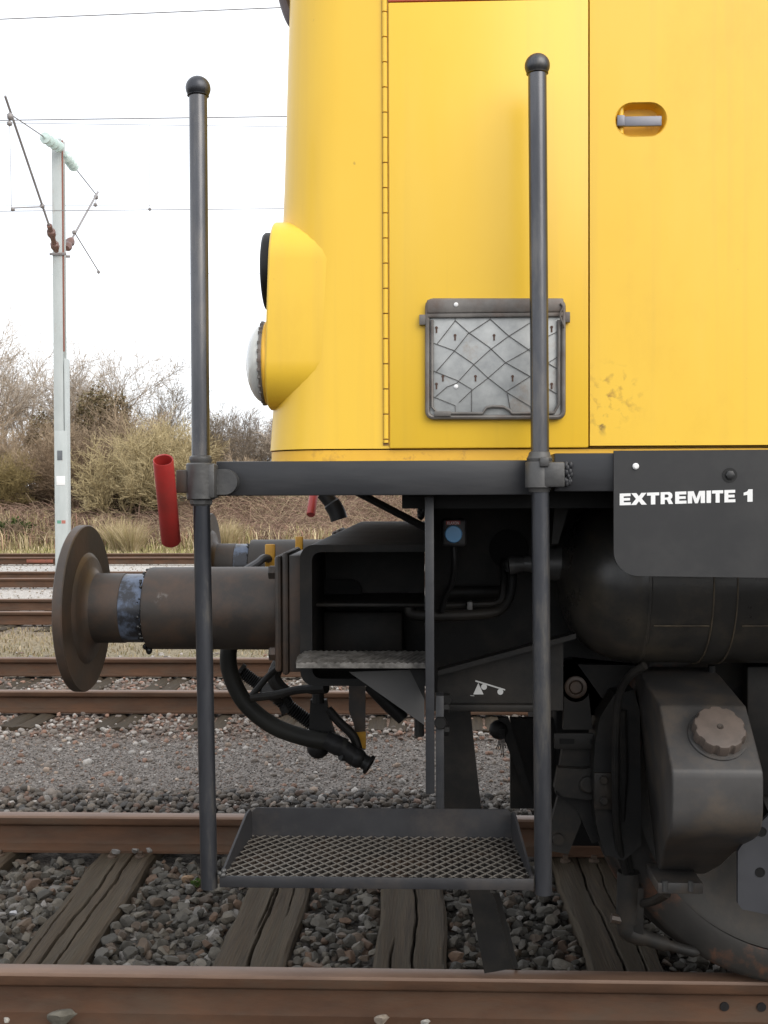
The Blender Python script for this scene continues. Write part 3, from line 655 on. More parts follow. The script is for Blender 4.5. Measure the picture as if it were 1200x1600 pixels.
# ---- step tray
YSF, YSB = 2.305, 2.588
zt = PZ(1371,YSF,585)-.002
xL, xR = PX(340,YSF), PX(833,YSF)
b = B()
hp_ = .066
def sheet(poly, vec): b.prism(poly, vec)
# back panel, side panels with clipped front corners, front lip
sheet([Vector((xL+.02,YSB,zt-.012)),Vector((xR-.02,YSB,zt-.012)),Vector((xR-.02,YSB,zt+hp_-.012)),Vector((xR-.034,YSB,zt+hp_)),Vector((xL+.034,YSB,zt+hp_)),Vector((xL+.02,YSB,zt+hp_-.012))],(0,.005,0))
tray = part(b, 'step_tray', STEPM)
for xx, sgn in ((xL,1),(xR,-1)):
    b = B(); x_b = xx+sgn*.02
    b.bm.verts.ensure_lookup_table()
    poly = [(xx,YSF,zt-.012),(x_b,YSB,zt-.012),(x_b,YSB,zt+hp_-.012),(x_b-sgn*.002,YSB-.015,zt+hp_),(x_b-sgn*.004,YSB-.05,zt+hp_),(xx+sgn*.002,YSF+.03,zt+.012),(xx,YSF,zt+.008)]
    b.prism([Vector(q) for q in poly], (sgn*.005,0,0)); part(b, 'tray_side', STEPM, tray)
b = B(); b.box((xL,YSF-.004,zt-.021),(xR,YSF+.001,zt+.003),.001); part(b, 'front_lip', STEPM, tray)
b = B(); sp = .0280; W = xR-xL; D = YSB-YSF; th = .0030; hh = .0105
def clipseg(c, s):     # line x = c + s*y within tray
    y0_, y1_ = 0, D; pts = []
    lo = lambda yy: .02*yy/D+.002; hi = lambda yy: W-.02*yy/D-.002
    ya = None
    N = 60; ins = [i for i in range(N+1) if lo(D*i/N) <= c+s*(D*i/N) <= hi(D*i/N)]
    if len(ins) < 2: return None
    return D*ins[0]/N, D*ins[-1]/N
for s in (.78,-.78):
    c = -abs(s)*D - sp
    while c < W+abs(s)*D+sp:
        q = clipseg(c, s)
        if q:
            y0_, y1_ = q; k = max(2, int((y1_-y0_)/.012)); dirv = Vector((s,1,0)).normalized(); nrm = Vector((-dirv.y,dirv.x,0))*th*.5
            A = Vector((xL+c+s*y0_, YSF+y0_, zt-hh)); E = Vector((xL+c+s*y1_, YSF+y1_, zt-hh))
            b.prism([A-nrm,A+nrm,E+nrm,E-nrm],(0,0,hh+(.0012 if s > 0 else 0)))
        c += sp
gm = GRATE; gn = gm.node_tree.nodes; gl = gm.node_tree.links.new; gb = gn['Principled BSDF']; gs = gb.inputs['Base Color'].links[0].from_socket
gt = gn.new('ShaderNodeTexCoord'); gx = gn.new('ShaderNodeSeparateXYZ'); gl(gt.outputs['Object'], gx.inputs[0])
gr = gn.new('ShaderNodeMapRange'); gr.inputs['From Min'].default_value = zt-.0012; gr.inputs['From Max'].default_value = zt-.0002; gr.inputs['To Max'].default_value = .8; gl(gx.outputs['Z'], gr.inputs['Value'])
gq = gn.new('ShaderNodeMix'); gq.data_type = 'RGBA'; gl(gr.outputs[0], gq.inputs[0]); gl(gs, gq.inputs[6]); gq.inputs[7].default_value = (.17,.155,.135,1); gl(gq.outputs[2], gb.inputs['Base Color'])   # bar tops coloured lighter than their sides
part(b, 'tread_grating', GRATE, tray, 0)
b = B()
for _ in range(7): b.ball((xL+.004+random.uniform(-.008,.012), YSF+random.uniform(-.01,.005), zt+random.uniform(-.004,.014)), random.uniform(.004,.007), 1)
part(b, 'weld_bead', CAST, tray, 60)

# ---- hangers between beam and tray
xh = PX(664,2.41); xh2 = PX(678,2.41)
b = B(); b.box((xh,2.408,PZ(1240,2.41)),(xh2,2.47,PZ(776,2.41)),.002); part(b, 'step_hanger', BLK)
b = B(); b.box((PX(680,YSB),YSB+.006,zt-.01),(PX(693,YSB),YSB+.06,PZ(1088,YSB)),.002); hx = part(b, 'step_hanger', BLK)
for py in (1107,1142):
    b = B(); hexbolt(b, P(693,py,2.62), (1,0,0), .012, .014); part(b, 'hanger_bolt', DARK, hx)
# rail guard strap
b = B()
q = [P(690,1100,2.98),P(734,1100,2.98),P(752,1265,3.0),P(766,1395,3.0),P(798,1514,3.02),P(757,1521,3.02),P(733,1395,3.0),P(694,1265,3.0)]
b.prism(q,(0,.014,0)); 
rg = part(b, 'rail_guard', DARK)
b = B(); q = [P(766,1395,3.0),P(798,1514,3.02),P(806,1512,3.14),P(776,1395,3.14)]; b.prism(q,(.008,0,0)); part(b, 'guard_flange', DARK, rg)

# ---- headstock, an open-ended rounded box section right across the loco
YHS = 2.72
hl, hrr = PX(468,YHS), PX(664,YHS); ht, hb = PZ(851,YHS), PZ(1072,YHS)
def rrect(x0_,z0_,x1_,z1_,r,n=5):
    return arc(x1_-.001,z1_-.001,.001,0,90,1)[:1]*0 + [(x1_,z0_),(x1_,z1_)] + arc(x0_+r,z1_-r,r,90,180,n)+arc(x0_+r,z0_+r,r,180,270,n)
o_ = rrect(hl,hb,hrr,ht,.035); i_ = rrect(hl+.030,hb+.018,hrr,ht-.018,.022)
poly = [o_[i] for i in range(1,len(o_))]+[o_[0]]           # C-shape: outer path then inner back
outer_path = o_[1:]+[o_[0]]; inner_path = (i_[1:]+[i_[0]])[::-1]
cs = outer_path+inner_path
b = B(); b.prism([Vector((x,YHS,z)) for x,z in cs],(0,mir(YHS)-YHS,0)); hs = part(b, 'headstock', DARK, None, 40)
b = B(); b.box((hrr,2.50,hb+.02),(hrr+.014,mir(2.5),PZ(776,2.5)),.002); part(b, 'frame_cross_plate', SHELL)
b = B(); b.box((hl+.031,3.10,hb+.019),(hrr-.001,3.115,ht-.019)); part(b, 'inner_web', DARK, hs)
b = B(); b.box((hl+.031,2.80,PZ(948,2.8)),(hrr-.001,3.099,PZ(943,2.8)),.002); part(b, 'stiffener', DARK, hs)
b = B(); b.box((hl+.031,2.99,PZ(1040,3.0)),(hrr-.06,3.01,PZ(955,3.0)),.01); part(b, 'stiffener', DARK, hs)
b = B(); b.prism([Vector((x,3.06,z)) for x,z in arc(PX(545,3.06),PZ(925,3.06),.035,-90,90,8)+arc(PX(500,3.06),PZ(925,3.06),.035,90,270,8)],(0,.02,0)); part(b, 'stiffener', SHELL, hs)
for py in (905,1003):
    b = B(); hexbolt(b, P(479,py,2.80), (1,0,0), .017, .022); part(b, 'headstock_bolt', DARK, hs)
# foot step of chequer plate with gusset
zf = PZ(1036,2.53); b = B(); n = 44
xf0, xf1 = PX(456,2.53), PX(664,2.53)
for i in range(n+1):
    pass
rows = []
for j in range(9):
    row = []
    for i in range(n+1):
        x = xf0+(xf1-xf0)*i/n; yv = 2.53+.19*j/8
        if i == 0: x += .008*abs(j-4)/4
        row.append(b.bm.verts.new((x, yv, zf+(.0016 if (i+j)%2 else -.0008)+random.uniform(-.001,.001))))
    rows.append(row)
low = [b.bm.verts.new((v.co.x,v.co.y,zf-.012)) for v in rows[0]]
for A, C in zip(rows[:-1], rows[1:]):
    for i in range(n): b.bm.faces.new((A[i],A[i+1],C[i+1],C[i]))
for i in range(n): b.bm.faces.new((low[i],low[i+1],rows[0][i+1],rows[0][i]))
lb = [b.bm.verts.new((v.co.x,v.co.y,zf-.012)) for v in rows[-1]]
for i in range(n): b.bm.faces.new((lb[i],low[i],low[i+1],lb[i+1]) if False else (low[i+1],low[i],lb[i],lb[i+1]))
ck = part(b, 'chequer_step', mat('worn_chequer_plate', (.24,.225,.205), (.08,.075,.068), 26, .45, .5, .4, 70), None, 0)
b = B(); b.prism([P(545,1050,2.60),P(663,1046,2.60),P(663,1133,2.60)],(0,.010,0)); part(b, 'gusset', mat('gusset_grey', (.060,.058,.057), (.042,.041,.040), 5, .5), ck)
b = B(); b.prism([P(640,1046,2.56),P(664,1046,2.56),P(664,1095,2.56)],(0,.008,0)); part(b, 'gusset', DARK, ck)
b = B(); b.tube([P(655,1120,2.66),P(655,1150,2.66)],.012,8); part(b, 'gusset_bolt', DARK, ck)

# ---- buffers
def buffer(Yb):
    z = PZ(950,2.955,300); root = None
    b = B(); b.lathe([(0,.108),(.016,.108),(.02,.104),(.02,.09)], (-.385,Yb,z), (1,0,0), 8) if False else None
    X0, X1 = PX(232,2.955), PX(441,2.955)
    b.lathe([(X0+.004,.085),(X0,.100),(X0+.004,.1085),(X0+.012,.1105),(X1,.1115),(X1,.05)], (0,Yb,z), (1,0,0), 56); cs_ = part(b, 'buffer', DRUST, None, 40, label='rusty black cylindrical buffer')
    b = B(); b.lathe([(-.908,.094),(PX(196,2.955),.094),(PX(196,2.955)+.001,.0932),(PX(196,2.955)+.001,.08)], (0,Yb,z), (1,0,0), 56); part(b, 'plunger', DRUST, cs_)
    b = B(); b.lathe([(PX(196,2.955)+.0012,.0925),(X0+.01,.0925)], (0,Yb,z), (1,0,0), 56); part(b, 'greased_sleeve', BARE, cs_, label='bare greased steel band of the plunger')
    b = B(); b.lathe([(-.945,0),(-.944,.08),(-.940,.16),(-.938,.205),(-.936,.221),(-.933,.2245),(-.913,.2245),(-.910,.222),(-.9095,.15),(-.903,.142),(-.900,.135),(-.899,.112),(-.890,.099),(-.884,.0945)], (0,Yb,z), (1,0,0), 72); part(b, 'buffer_head', HEADM, cs_, 35)
    b = B()
    for i in range(90):
        a = random.uniform(0,2*math.pi); bot = max(0,-math.sin(a)); s = random.uniform(.002,.005)*(1+1.1*bot)
        b.ball((X0+random.uniform(-.006,.004), Yb+math.cos(a)*.104, z+math.sin(a)*.104), s, 1)
    b.ball((X0+.004,Yb-.02,z-.112),.009,2,(1,1,1.3)); part(b, 'grease_rim', GREASE, cs_, 60, kind='stuff')
    b = B(); b.box((X1-.002,Yb-.15,z-.15),(X1+.016,Yb+.15,z+.15),.012); b.box((X1+.016,Yb-.145,z-.158),(X1+.034,Yb+.145,z+.158),.008); b.box((X1+.034,Yb-.14,z-.150),(hl+.002,Yb+.14,z+.150),.004); part(b, 'mounting_flange', DRUST, cs_)
    for sy in (-1,1):
        for sz in (-1,1):
            b = B(); hexbolt(b, (X1-.002,Yb+sy*.123,z+sz*.105), (-1,0,0), .019, .018); part(b, 'flange_bolt', DRUST, cs_)
    return cs_
buffer(2.955); buffer(mir(2.955))

# ---- yellow cock levers behind the buffer
for px, py0, py1, Yl in ((421.5,850,890,3.45),(467,838,862,3.9)):
    b = B(); wdt = 8 if Yl < 3.6 else 6
    b.box((PX(px-wdt,Yl),Yl,PZ(py1,Yl)),(PX(px+wdt,Yl),Yl+.012,PZ(py0,Yl)),.004); lv = part(b, 'cock_lever', YELS, label='ochre yellow cock lever')
    b = B(); b.tube([P(px,py1-3,Yl+.01),P(px-4,py1+12,Yl+.02),P(px+30,py1+18,Yl+.02),(hl+.01,Yl+.02,PZ(py1+18,Yl))],.013,10); part(b, 'lever_pivot', DARK, lv)
b = B(); b.tube(spline([P(382,892,3.42),P(402,880,3.42),P(415,872,3.44),P(440,880,3.5),(hl+.005,3.55,PZ(890,3.5))]), [.006]*8+[.012]*25 if False else .013, 10); part(b, 'cock_body', mat('dull_grey_casting', (.10,.10,.105), None, 12, .5), label='grey cock casting')

# ---- hoses and coupling under the headstock
YA = 3.28
b = B(); b.tube(spline([P(372,985,YA+.02),P(358,1012,YA),P(360,1052,YA),P(383,1098,YA),P(425,1133,YA),P(475,1152,YA),P(520,1160,YA),P(540,1168,YA)],7), .0255, 16)
ah = part(b, 'brake_hose', HOSE, label='thick black brake air hose')
b = B(); b.tube(spline([P(508,1155,YA),P(524,1163,YA),P(540,1172,YA),P(556,1184,YA)],5), [.028]*4+[.030]*4+[.027]*4+[.028]*4, 18); b.ball(P(558,1184,YA),.030,3); b.lathe([(0,.022),(.02,.022),(.02,.03),(.028,.03),(.028,.018)],P(566,1188,YA),(.8,-.2,-.45),20); b.tube([P(545,1184,YA),P(532,1182,YA-.02)],.012,8); part(b, 'coupling_head', RUBB, ah)
b = B(); b.lathe([(0,.018),(.005,.023),(.008,.023),(.010,.018)],P(572,1192,YA),(.8,-.2,-.45),16); part(b, 'coupling_seal', DRUST, ah)
YSC = 3.55
b = B(); A = P(378,1050,YSC); E = P(432,1090,YSC); ax = (E-A).normalized()
prf = [(-.012,.026),(0,.026)]; n = (E-A).length
k = 0
while k*.007 < n: prf += [(k*.007,.018),(k*.007+.0035,.022)]; k += 1
b.lathe([(-.012,0)]+prf, A, ax, 18); A2 = P(432,1090,YSC); E2 = P(490,1140,YSC); prf = [(0,.02)]; n2 = (E2-A2).length; k = 0
while k*.008 < n2: prf += [(k*.008,.019),(k*.008+.004,.024)]; k += 1
b.lathe(prf, A2, ax, 18); part(b, 'coupling_screw', RUBB, label='black threaded coupling screw')
b = B(); b.tube(spline([P(437,1000,YSC-.05),P(438,1030,YSC-.06),P(428,1060,YSC-.08),P(448,1085,YSC-.08)]), .022, 10)
b.tube(spline([P(418,1078,YSC-.05),P(440,1090,YSC),P(452,1112,YSC)],4), .026, 10); part(b, 'coupling_link', DARK)
b = B(); b.tube(spline([P(393,1087,3.1),P(418,1058,3.1),P(438,1042,3.08),P(462,1040,3.05)]), .0095, 10); b.tube(spline([P(393,1090,3.1),P(430,1086,3.08),P(465,1078,3.05),P(510,1075,3.0)]), [.012]*20+[.015]*5, 10); part(b, 'uncoupling_handle', DARK)
b = B(); b.prism([P(485,1094,3.3),P(510,1094,3.3),P(514,1120,3.3),P(524,1150,3.3),P(482,1148,3.3)],(0,.03,0)); b.tube([P(497,1068,3.3),P(497,1098,3.3)],.018,10); b.tube(spline([P(512,1108,3.31),P(532,1130,3.31),P(552,1150,3.31),P(562,1178,3.31)]), .014, 10); b.ball(P(497,1168,3.33),.035,2); part(b, 'hose_bracket', DARK)
b = B(); b.prism([P(545,1062,3.36),P(571,1062,3.36),P(571,1172,3.36),P(562,1170,3.36),P(552,1130,3.36),P(545,1110,3.36)],(0,.008,0)); ls = part(b, 'lifting_strap', DRUST)
b = B(); b.prism([P(556,1145,3.355),P(571.5,1143,3.355),P(571.5,1170,3.355),P(562,1168,3.355)],(0,.018,0)); part(b, 'painted_tip', YELS, ls)
b = B(); b.lathe([(0,.02),(.10,.024),(.16,.022)],P(575,1070,3.6),(.62,.0,-.6),12); part(b, 'spare_hose_end', RUBB)
b = B(); b.tube(spline([P(505,770,5.1),P(517,785,5.1),P(526,800,5.1),P(530,812,5.1)]), [.034]*9+[.040]*16, 12); part(b, 'jumper_socket', RUBB)
b = B(); b.tube([P(556,768,3.5),P(668,826,3.5)], .012, 8); part(b, 'diagonal_brace', DARK)
b = B(); 
for i in range(20): b.ball(P(660+random.uniform(-5,6),790+random.uniform(-22,20),3.3), random.uniform(.008,.018), 1)
part(b, 'cable_loom', RUBB, None, 60)

# ---- solebar recess: web plate, push-button, pipes, symbol plate
b = B(); b.box((hrr+.016,3.06,.74),(3.3,3.09,1.40)); b.box((hrr+.016,mir(3.09),.74),(3.3,mir(3.06),1.40)); part(b, 'frame_web', DARK)
b = B(); b.lathe([(0,0),(0,.055),(.004,.055)],P(795,858,3.058),(0,-1,0),24); part(b, 'web_hole', SHELL)
b = B(); b.box((PX(690,2.70),2.70,PZ(854,2.7)),(PX(729,2.70),2.76,PZ(811,2.7)),.008,3); hb_ = part(b, 'horn_button_box', BOXM)
b = B(); b.lathe([(0,.0215),(.006,.021),(.008,.019),(.0085,0)],P(708.5,834.5,2.70),(0,-1,0),28); part(b, 'push_button', BLUE, hb_)
b = B(); b.box((PX(697,2.70),2.698,PZ(820,2.7)),(PX(719,2.70),2.7005,PZ(814,2.7))); part(b, 'caption_strip', RED, hb_)
b = B(); b.tube(spline([P(709,854,2.73),P(710,880,2.73),P(706,910,2.75),P(695,935,2.78),P(690,955,2.8)]), .0075, 10); part(b, 'cable', RUBB, hb_)
b = B(); b.tube(spline([P(640,948,2.82),P(642,957,2.82),P(655,961,2.82),P(700,962,2.82),P(765,958,2.84),P(785,948,2.86),P(797,925,2.88),P(800,890,2.9)],6), .0145, 12)
pp = part(b, 'air_pipe', DARK)
b = B(); b.tube([P(690,947,2.86),P(772,944,2.86)], .009, 10); b.tube([P(700,926,3.0),P(780,925,3.0)], .018, 12); b.tube(spline([P(772,944,2.86),P(783,935,2.86),P(787,905,2.88),P(786,875,2.92)]), .009, 10); part(b, 'air_pipe', DARK)
b = B(); b.box((PX(729,2.83),2.825,PZ(964,2.83)),(PX(738,2.83),2.875,PZ(940,2.83)),.002); part(b, 'pipe_clip', CAST, pp)
b = B(); b.lathe([(0,.022),(.025,.024),(.03,.018)],P(800,893,2.9),(0,0,1),16); b.tube([P(795,884,2.86),P(822,881,2.86)],[.026,.018],14); b.lathe([(0,.02),(.018,.024),(.03,.018),(.05,.014),(.11,.014)],P(818,881,2.86),(1,0,0),12); part(b, 'pipe_elbow', CAST, pp)
zb0 = PZ(1110,2.75)
b = B(); b.prism([P(684,1054,2.75),P(880,1002,2.75),P(880,1110,2.75),P(684,1110,2.75)],(0,.012,0)); jp = part(b, 'jacking_plate', DARK)
b = B(); b.prism([P(684,1056,2.70),P(900,998,2.70),P(900,990,2.70),P(684,1048,2.70)],(0,.05,0)); part(b, 'plate_flange', DARK, jp)
b = B(); b.box((PX(684,2.72),2.72,PZ(1112,2.72)),(PX(836,2.72),2.749,PZ(1101,2.72)),.003); part(b, 'plate_flange', DARK, jp)
YJ = 2.7485
def flat(b, pts, th=.0012): b.prism([P(x,y,YJ) for x,y in pts],(0,th,0))
b = B(); flat(b, [(739.5,1085),(747.5,1067),(755.5,1085)]); flat(b, [(743,1062.8),(789.5,1077),(789,1079),(742.5,1065)])
for cx_, cy_ in ((756.3,1073.3),(781.8,1081)): flat(b, arc(cx_,cy_,4.6,0,360,20)[:-1])
flat(b, [(735,1086.5),(741,1087),(741,1087.8),(735,1087.2)]); part(b, 'jacking_symbol', GREYW, jp, 0)
for q in (P(688,1128,2.60), P(697,1092,2.66)):
    b = B(); hexbolt(b, q,(0,-1,0),.016,.02); part(b, 'plate_bolt', DARK, jp)
b = B(); b.prism([P(778,1122,3.35),P(795,1122,3.35),P(838,1262,3.35),P(830,1262,3.35),P(786,1150,3.35)],(0,.03,0)); b.box((PX(797,3.4),3.4,PZ(1262,3.4)),(PX(900,3.4),3.43,PZ(1122,3.4))); b.ball(P(779,1140,3.36),.03,2); part(b, 'brake_beam', DARK)
b = B()
for i in range(6): b.tube(spline([P(781+i*1.5,1140,3.33),P(779+i*2,1160,3.33),P(775+i*3,1172+random.uniform(-6,14),3.33)],4),.0016,5)
part(b, 'frayed_cable', RUBB)

# ---- air tank
YT, RT = 2.875, .218; zT = PZ(903,2.86,1000)
xd0, xd1 = PX(872,YT), PX(985,YT)
pf = [(xd0,0)]+[(xd0+(xd1-xd0)*(1-math.cos(t)),RT*math.sin(t)**.8) for t in np.linspace(.12,math.pi/2,14)]+[(xd1+.004,RT+.0035),(xd1+.010,RT+.0035),(xd1+.014,RT),(3.2,RT),(3.25,0)]
b = B(); b.lathe(pf,(0,YT,zT),(1,0,0),72); tk = part(b, 'air_reservoir', TANKM, None, 40)
for px in (1113,1150):
    b = B(); x = PX(px,YT-.21); b.lathe([(x,RT-.002),(x+.001,RT+.0035),(x+.004,RT+.0035),(x+.005,RT-.002)],(0,YT,zT),(1,0,0),72); part(b, 'weld_bead', SEAMM, tk)
b = B(); x = PX(1116,YT-.2); b.lathe([(x,RT+.001),(PX(1149,YT-.2),RT+.001)],(0,YT,zT),(1,0,0),72); part(b, 'mounting_strap', TANKM, tk)
b = B(); b.tube([(xd1+.02,YT-.196,zT-.102),(PX(1105,2.7),YT-.196,zT-.102)],.0022,6); b.tube([(PX(1156,2.7),YT-.196,zT-.102),(3.1,YT-.196,zT-.102)],.0022,6); part(b, 'weld_seam', SEAMM, tk)
b = B(); b.lathe([(-.03,.02),(-.03,.042),(0,.045),(.01,.045)],(xd0,YT,zT+.035),(1,0,0),28); part(b, 'tank_port', CAST, tk)
b = B(); q = [P(868,770,2.62),P(896,770,2.62),P(872,850,2.62),P(862,850,2.62)]; b.prism(q,(0,.30,0)); part(b, 'tank_bracket', DARK)
# ---- apron plate with lettering
YAp = 2.338
xa0 = PX(959,YAp); zA1, zA0 = PZ(704,YAp,1000), PZ(900,YAp,1000); rad = .052
pts = [(3.3,zA1+.006),(xa0,zA1),(xa0,zA0+rad)]+arc(xa0+rad,zA0+rad,rad,180,270,10)[1:]+[(PX(1200,YAp),zA0-.004),(3.3,zA0-.01)]
b = B(); b.prism([Vector((x,YAp,z)) for x,z in pts],(0,.007,0)); b.bevel(.0015,2,40); ap = part(b, 'apron_plate', PLATE)
b = B(); b.lathe([(0,.0068),(.004,.0066),(.006,.004),(.006,0)],P(993,728.5,YAp),(0,-1,0),16); part(b, 'rivet', WHITE, ap)
b = B(); b.lathe([(0,.0155),(.0012,.0155),(.0012,.0)],P(1140,742.5,YAp),(0,-1,0),28); part(b, 'bolt_recess', mat('recess_black', (.012,.012,.012), None, 5, .8), ap)
b = B(); hexbolt(b, P(1140.5,742,YAp-.001),(0,-1,0),.0095,.005); part(b, 'hex_bolt', PLATE, ap)
def lettering(name, body, x0_, x1_, ybase0, ybase1, cap, Yq, m, parent, bold=.0):
    cu = bpy.data.curves.new('txt','FONT'); cu.body = body; cu.offset = bold; cu.extrude = .004; cu.resolution_u = 6; cu.space_character = 1.08
    to = bpy.data.objects.new('txt', cu); COL.objects.link(to); bpy.context.view_layer.update()
    me = bpy.data.meshes.new_from_object(to.evaluated_get(bpy.context.evaluated_depsgraph_get())); bpy.data.objects.remove(to)
    co = np.array([v.co[:] for v in me.vertices]); mn, mxx = co.min(0), co.max(0)
    A = P(x0_,ybase0,Yq); E = P(x1_,ybase1,Yq); H = P(x0_,ybase0-cap,Yq).z-A.z
    for v in me.vertices:
        s = (v.co.x-mn[0])/(mxx[0]-mn[0]); h = (v.co.y-mn[1])/(mxx[1]-mn[1])
        v.co = Vector((A.x+(E.x-A.x)*s, Yq-(.0008 if v.co.z > 0 else 0), A.z+(E.z-A.z)*s+H*h))
    me.materials.append(m); o = bpy.data.objects.new(name, me); COL.objects.link(o); o.parent = parent; o['kind'] = 'stuff'
    return o
GL = {'E': [[(0,0),(1,0),(1,.24),(.36,.24),(.36,.39),(.93,.39),(.93,.61),(.36,.61),(.36,.76),(.98,.76),(.98,1),(0,1)]],
 'X': [[(0,0),(.33,0),(.5,.30),(.67,0),(1,0),(.68,.51),(.98,1),(.66,1),(.5,.72),(.34,1),(.02,1),(.32,.51)]],
 'T': [[(.32,0),(.68,0),(.68,.75),(1,.75),(1,1),(0,1),(0,.75),(.32,.75)]],
 'R': [[(0,0),(.33,0),(.33,.36),(.50,.36),(.66,0),(1,0),(.80,.40),(.92,.52),(.95,.70),(.90,.87),(.72,1),(0,1)]],
 'M': [[(0,0),(.25,0),(.25,.66),(.42,0),(.58,0),(.75,.66),(.75,0),(1,0),(1,1),(.66,1),(.5,.40),(.34,1),(0,1)]],
 'I': [[(0,0),(1,0),(1,1),(0,1)]],
 '1': [[(.42,0),(1,0),(1,1),(.55,1),(.38,.82),(0,.74),(0,.52),(.42,.56)]]}
for ch, a0, a1 in (('E',505,557),('X',557.5,632),('T',633,690),('R',697,755),('E',765,818),('M',824,905),('I',912,933),('T',938,990),('E',996,1047),('1',1086,1128)):
    x0_, x1_ = 800+a0/3, 800+a1/3; b = B()
    for pl_ in GL[ch]:
        def pt(u, v):
            x = x0_+(x1_-x0_)*u; bs = 789.6-(x-968)*.0275; return P(x, bs-v*(18.3+(x-968)*.006), YAp-.0009)
        b.prism([pt(u,v) for u,v in pl_],(0,.0014,0))
    if ch == 'R':
        k = B(); k.prism([pt(u,v) for u,v in ((.33,.55),(.54,.55),(.62,.60),(.64,.68),(.60,.76),(.52,.80),(.33,.80))],(0,.0006,0)); 
        for v_ in k.bm.verts: v_.co.y -= .0003
        part(k, 'letter_counter', PLATE, ap, 0)
    part(b, 'letter', WHITE, ap, 0)
lettering('lettering','KLAXON',699,717,819.5,819.5,4.5,2.698,WHITE,hb_,.01)
# ---- sandbox
xs0, xs1 = PX(1050,2.5), PX(1194,2.5)
sec = [(2.96,.880),(2.866,.874),(2.634,.839),(2.50,.717),(2.497,.70),(2.497,.632),(2.501,.604),(2.513,.580),(2.533,.560),(2.562,.543),(2.62,.515),(2.714,.462),(2.82,.395),(2.96,.325)]
b = B(); bm = b.bm; rowsL, rowsR = [], []
for yv, zv in sec:
    tp = max(0,(.56-zv)/.235); 
    rowsL.append(bm.verts.new((xs0+.065*tp,yv,zv))); rowsR.append(bm.verts.new((xs1-.012*tp,yv,zv)))
for i in range(len(sec)-1): bm.faces.new((rowsL[i],rowsL[i+1],rowsR[i+1],rowsR[i]))
bm.faces.new(rowsL); bm.faces.new(rowsR[::-1]); bm.faces.new((rowsL[-1],rowsL[0],rowsR[0],rowsR[-1]))
bmesh.ops.recalc_face_normals(bm, faces=bm.faces); b.bevel(.006,3,30); sb = part(b, 'sandbox', SANDM, None, 30)
nrm = Vector((0,-(.839-.717),.134)).normalized(); cc = Vector((PX(1122,2.567),2.570,.717+.070*(.122/.134)))
b = B(); b.lathe([(-.01,.068),(.004,.068),(.007,.065),(.007,.05)],cc,nrm,40); part(b, 'filler_neck', SANDM, sb)
b = B(); u = Vector((1,0,0)); v = nrm.cross(u); N = 72; rings = []
for h, r, kn in ((.008,.060,1),(.030,.060,1),(.036,.057,1),(.037,.052,.4)):
    ring = []
    for k in range(N):
        a = 2*math.pi*k/N; d = r*(1-.07*kn*(1 if math.cos(10*a) > .45 else 0)); ring.append(b.bm.verts.new(cc+nrm*h+(u*math.cos(a)+v*math.sin(a))*d))
    rings.append(ring)
for A, C in zip(rings[:-1], rings[1:]):
    for k in range(N): b.bm.faces.new((A[k],A[(k+1)%N],C[(k+1)%N],C[k]))
b.bm.faces.new(rings[-1]); cp = part(b, 'filler_cap', CAPM, sb, 30)
b = B(); b.lathe([(.036,.008),(.039,.007),(.039,.0045),(.0365,.0)],cc,nrm,16); part(b, 'cap_centre', DRUST, cp)
b = B(); b.box((PX(1022,2.85),2.80,PZ(1388,2.82)),(PX(1092,2.85),2.95,PZ(1371,2.82)),.003); fl = part(b, 'outlet_flange', SANDM, sb)
for px in (1039,1079):
    b = B(); b.tube([P(px,1392,2.80),P(px,1376,2.80)],.007,8); part(b, 'outlet_bolt', CAST, sb)
b = B(); b.tube([P(1112,1052,2.9),P(1112,1040,2.9)],.01,8); part(b, 'vent_stub', DARK, sb)
# sand pipe and nozzle
b = B(); YN = 2.98
b.tube([P(982,1362,YN),P(980,1440,YN)],.030,16); b.tube(spline([P(978,1436,YN),P(982,1456,YN),P(1010,1466,YN),P(1045,1477,YN),P(1092,1490,YN)],6),[.026]*6+[.024]*6+[.02]*6+[.014]*6+[.006],12); b.box((PX(984,YN),YN-.02,PZ(1455,YN)),(PX(1004,YN),YN+.02,PZ(1380,YN)),.003); b.tube(spline([P(998,1412,YN),P(1020,1408,YN-.05),P(1042,1396,YN-.12)]),.012,10)
np_ = part(b, 'sand_nozzle', GRIMESHADE)
b = B(); b.tube([P(955,1434,YN-.01),P(975,1438,YN-.01)],.013,8); part(b, 'nozzle_bolt', HEADM, np_)
b = B(); b.tube(spline([P(1008,1040,2.75),P(985,1055,2.78),P(968,1085,2.82),P(963,1140,2.85),P(962,1230,2.88),P(966,1310,2.92),P(978,1364,2.96)],6),.0105,10); b.tube(spline([P(972,1110,2.9),P(975,1200,2.92),P(972,1280,2.94),P(984,1364,2.98)],6),.012,10); part(b, 'sand_hose', DARK)
# side guard plate
b = B(); YG = 2.62
pg = [(1153,1330),(1172,1302),(1235,1240),(1300,1240),(1300,1440),(1195,1428),(1160,1421),(1153,1412)]
b.prism([P(x,y,YG) for x,y in pg],(0,.012,0)); gp = part(b, 'guard_plate', mat('guard_grey', (.036,.037,.042), (.025,.026,.030), 6, .5))
for px,py in ((1190,1299.5),(1187.5,1363)):
    b = B(); b.lathe([(0,.012),(.001,.012),(.001,.0095),(.0005,.009),(.0005,0)],P(px,py,YG),(0,-1,0),18); part(b, 'plate_hole', SHELL, gp)
b = B(); b.box((PX(1168,2.95),2.95,PZ(1240,2.95)),(PX(1260,2.95),3.0,PZ(1040,2.95)),.006); part(b, 'bogie_bracket', DARK)
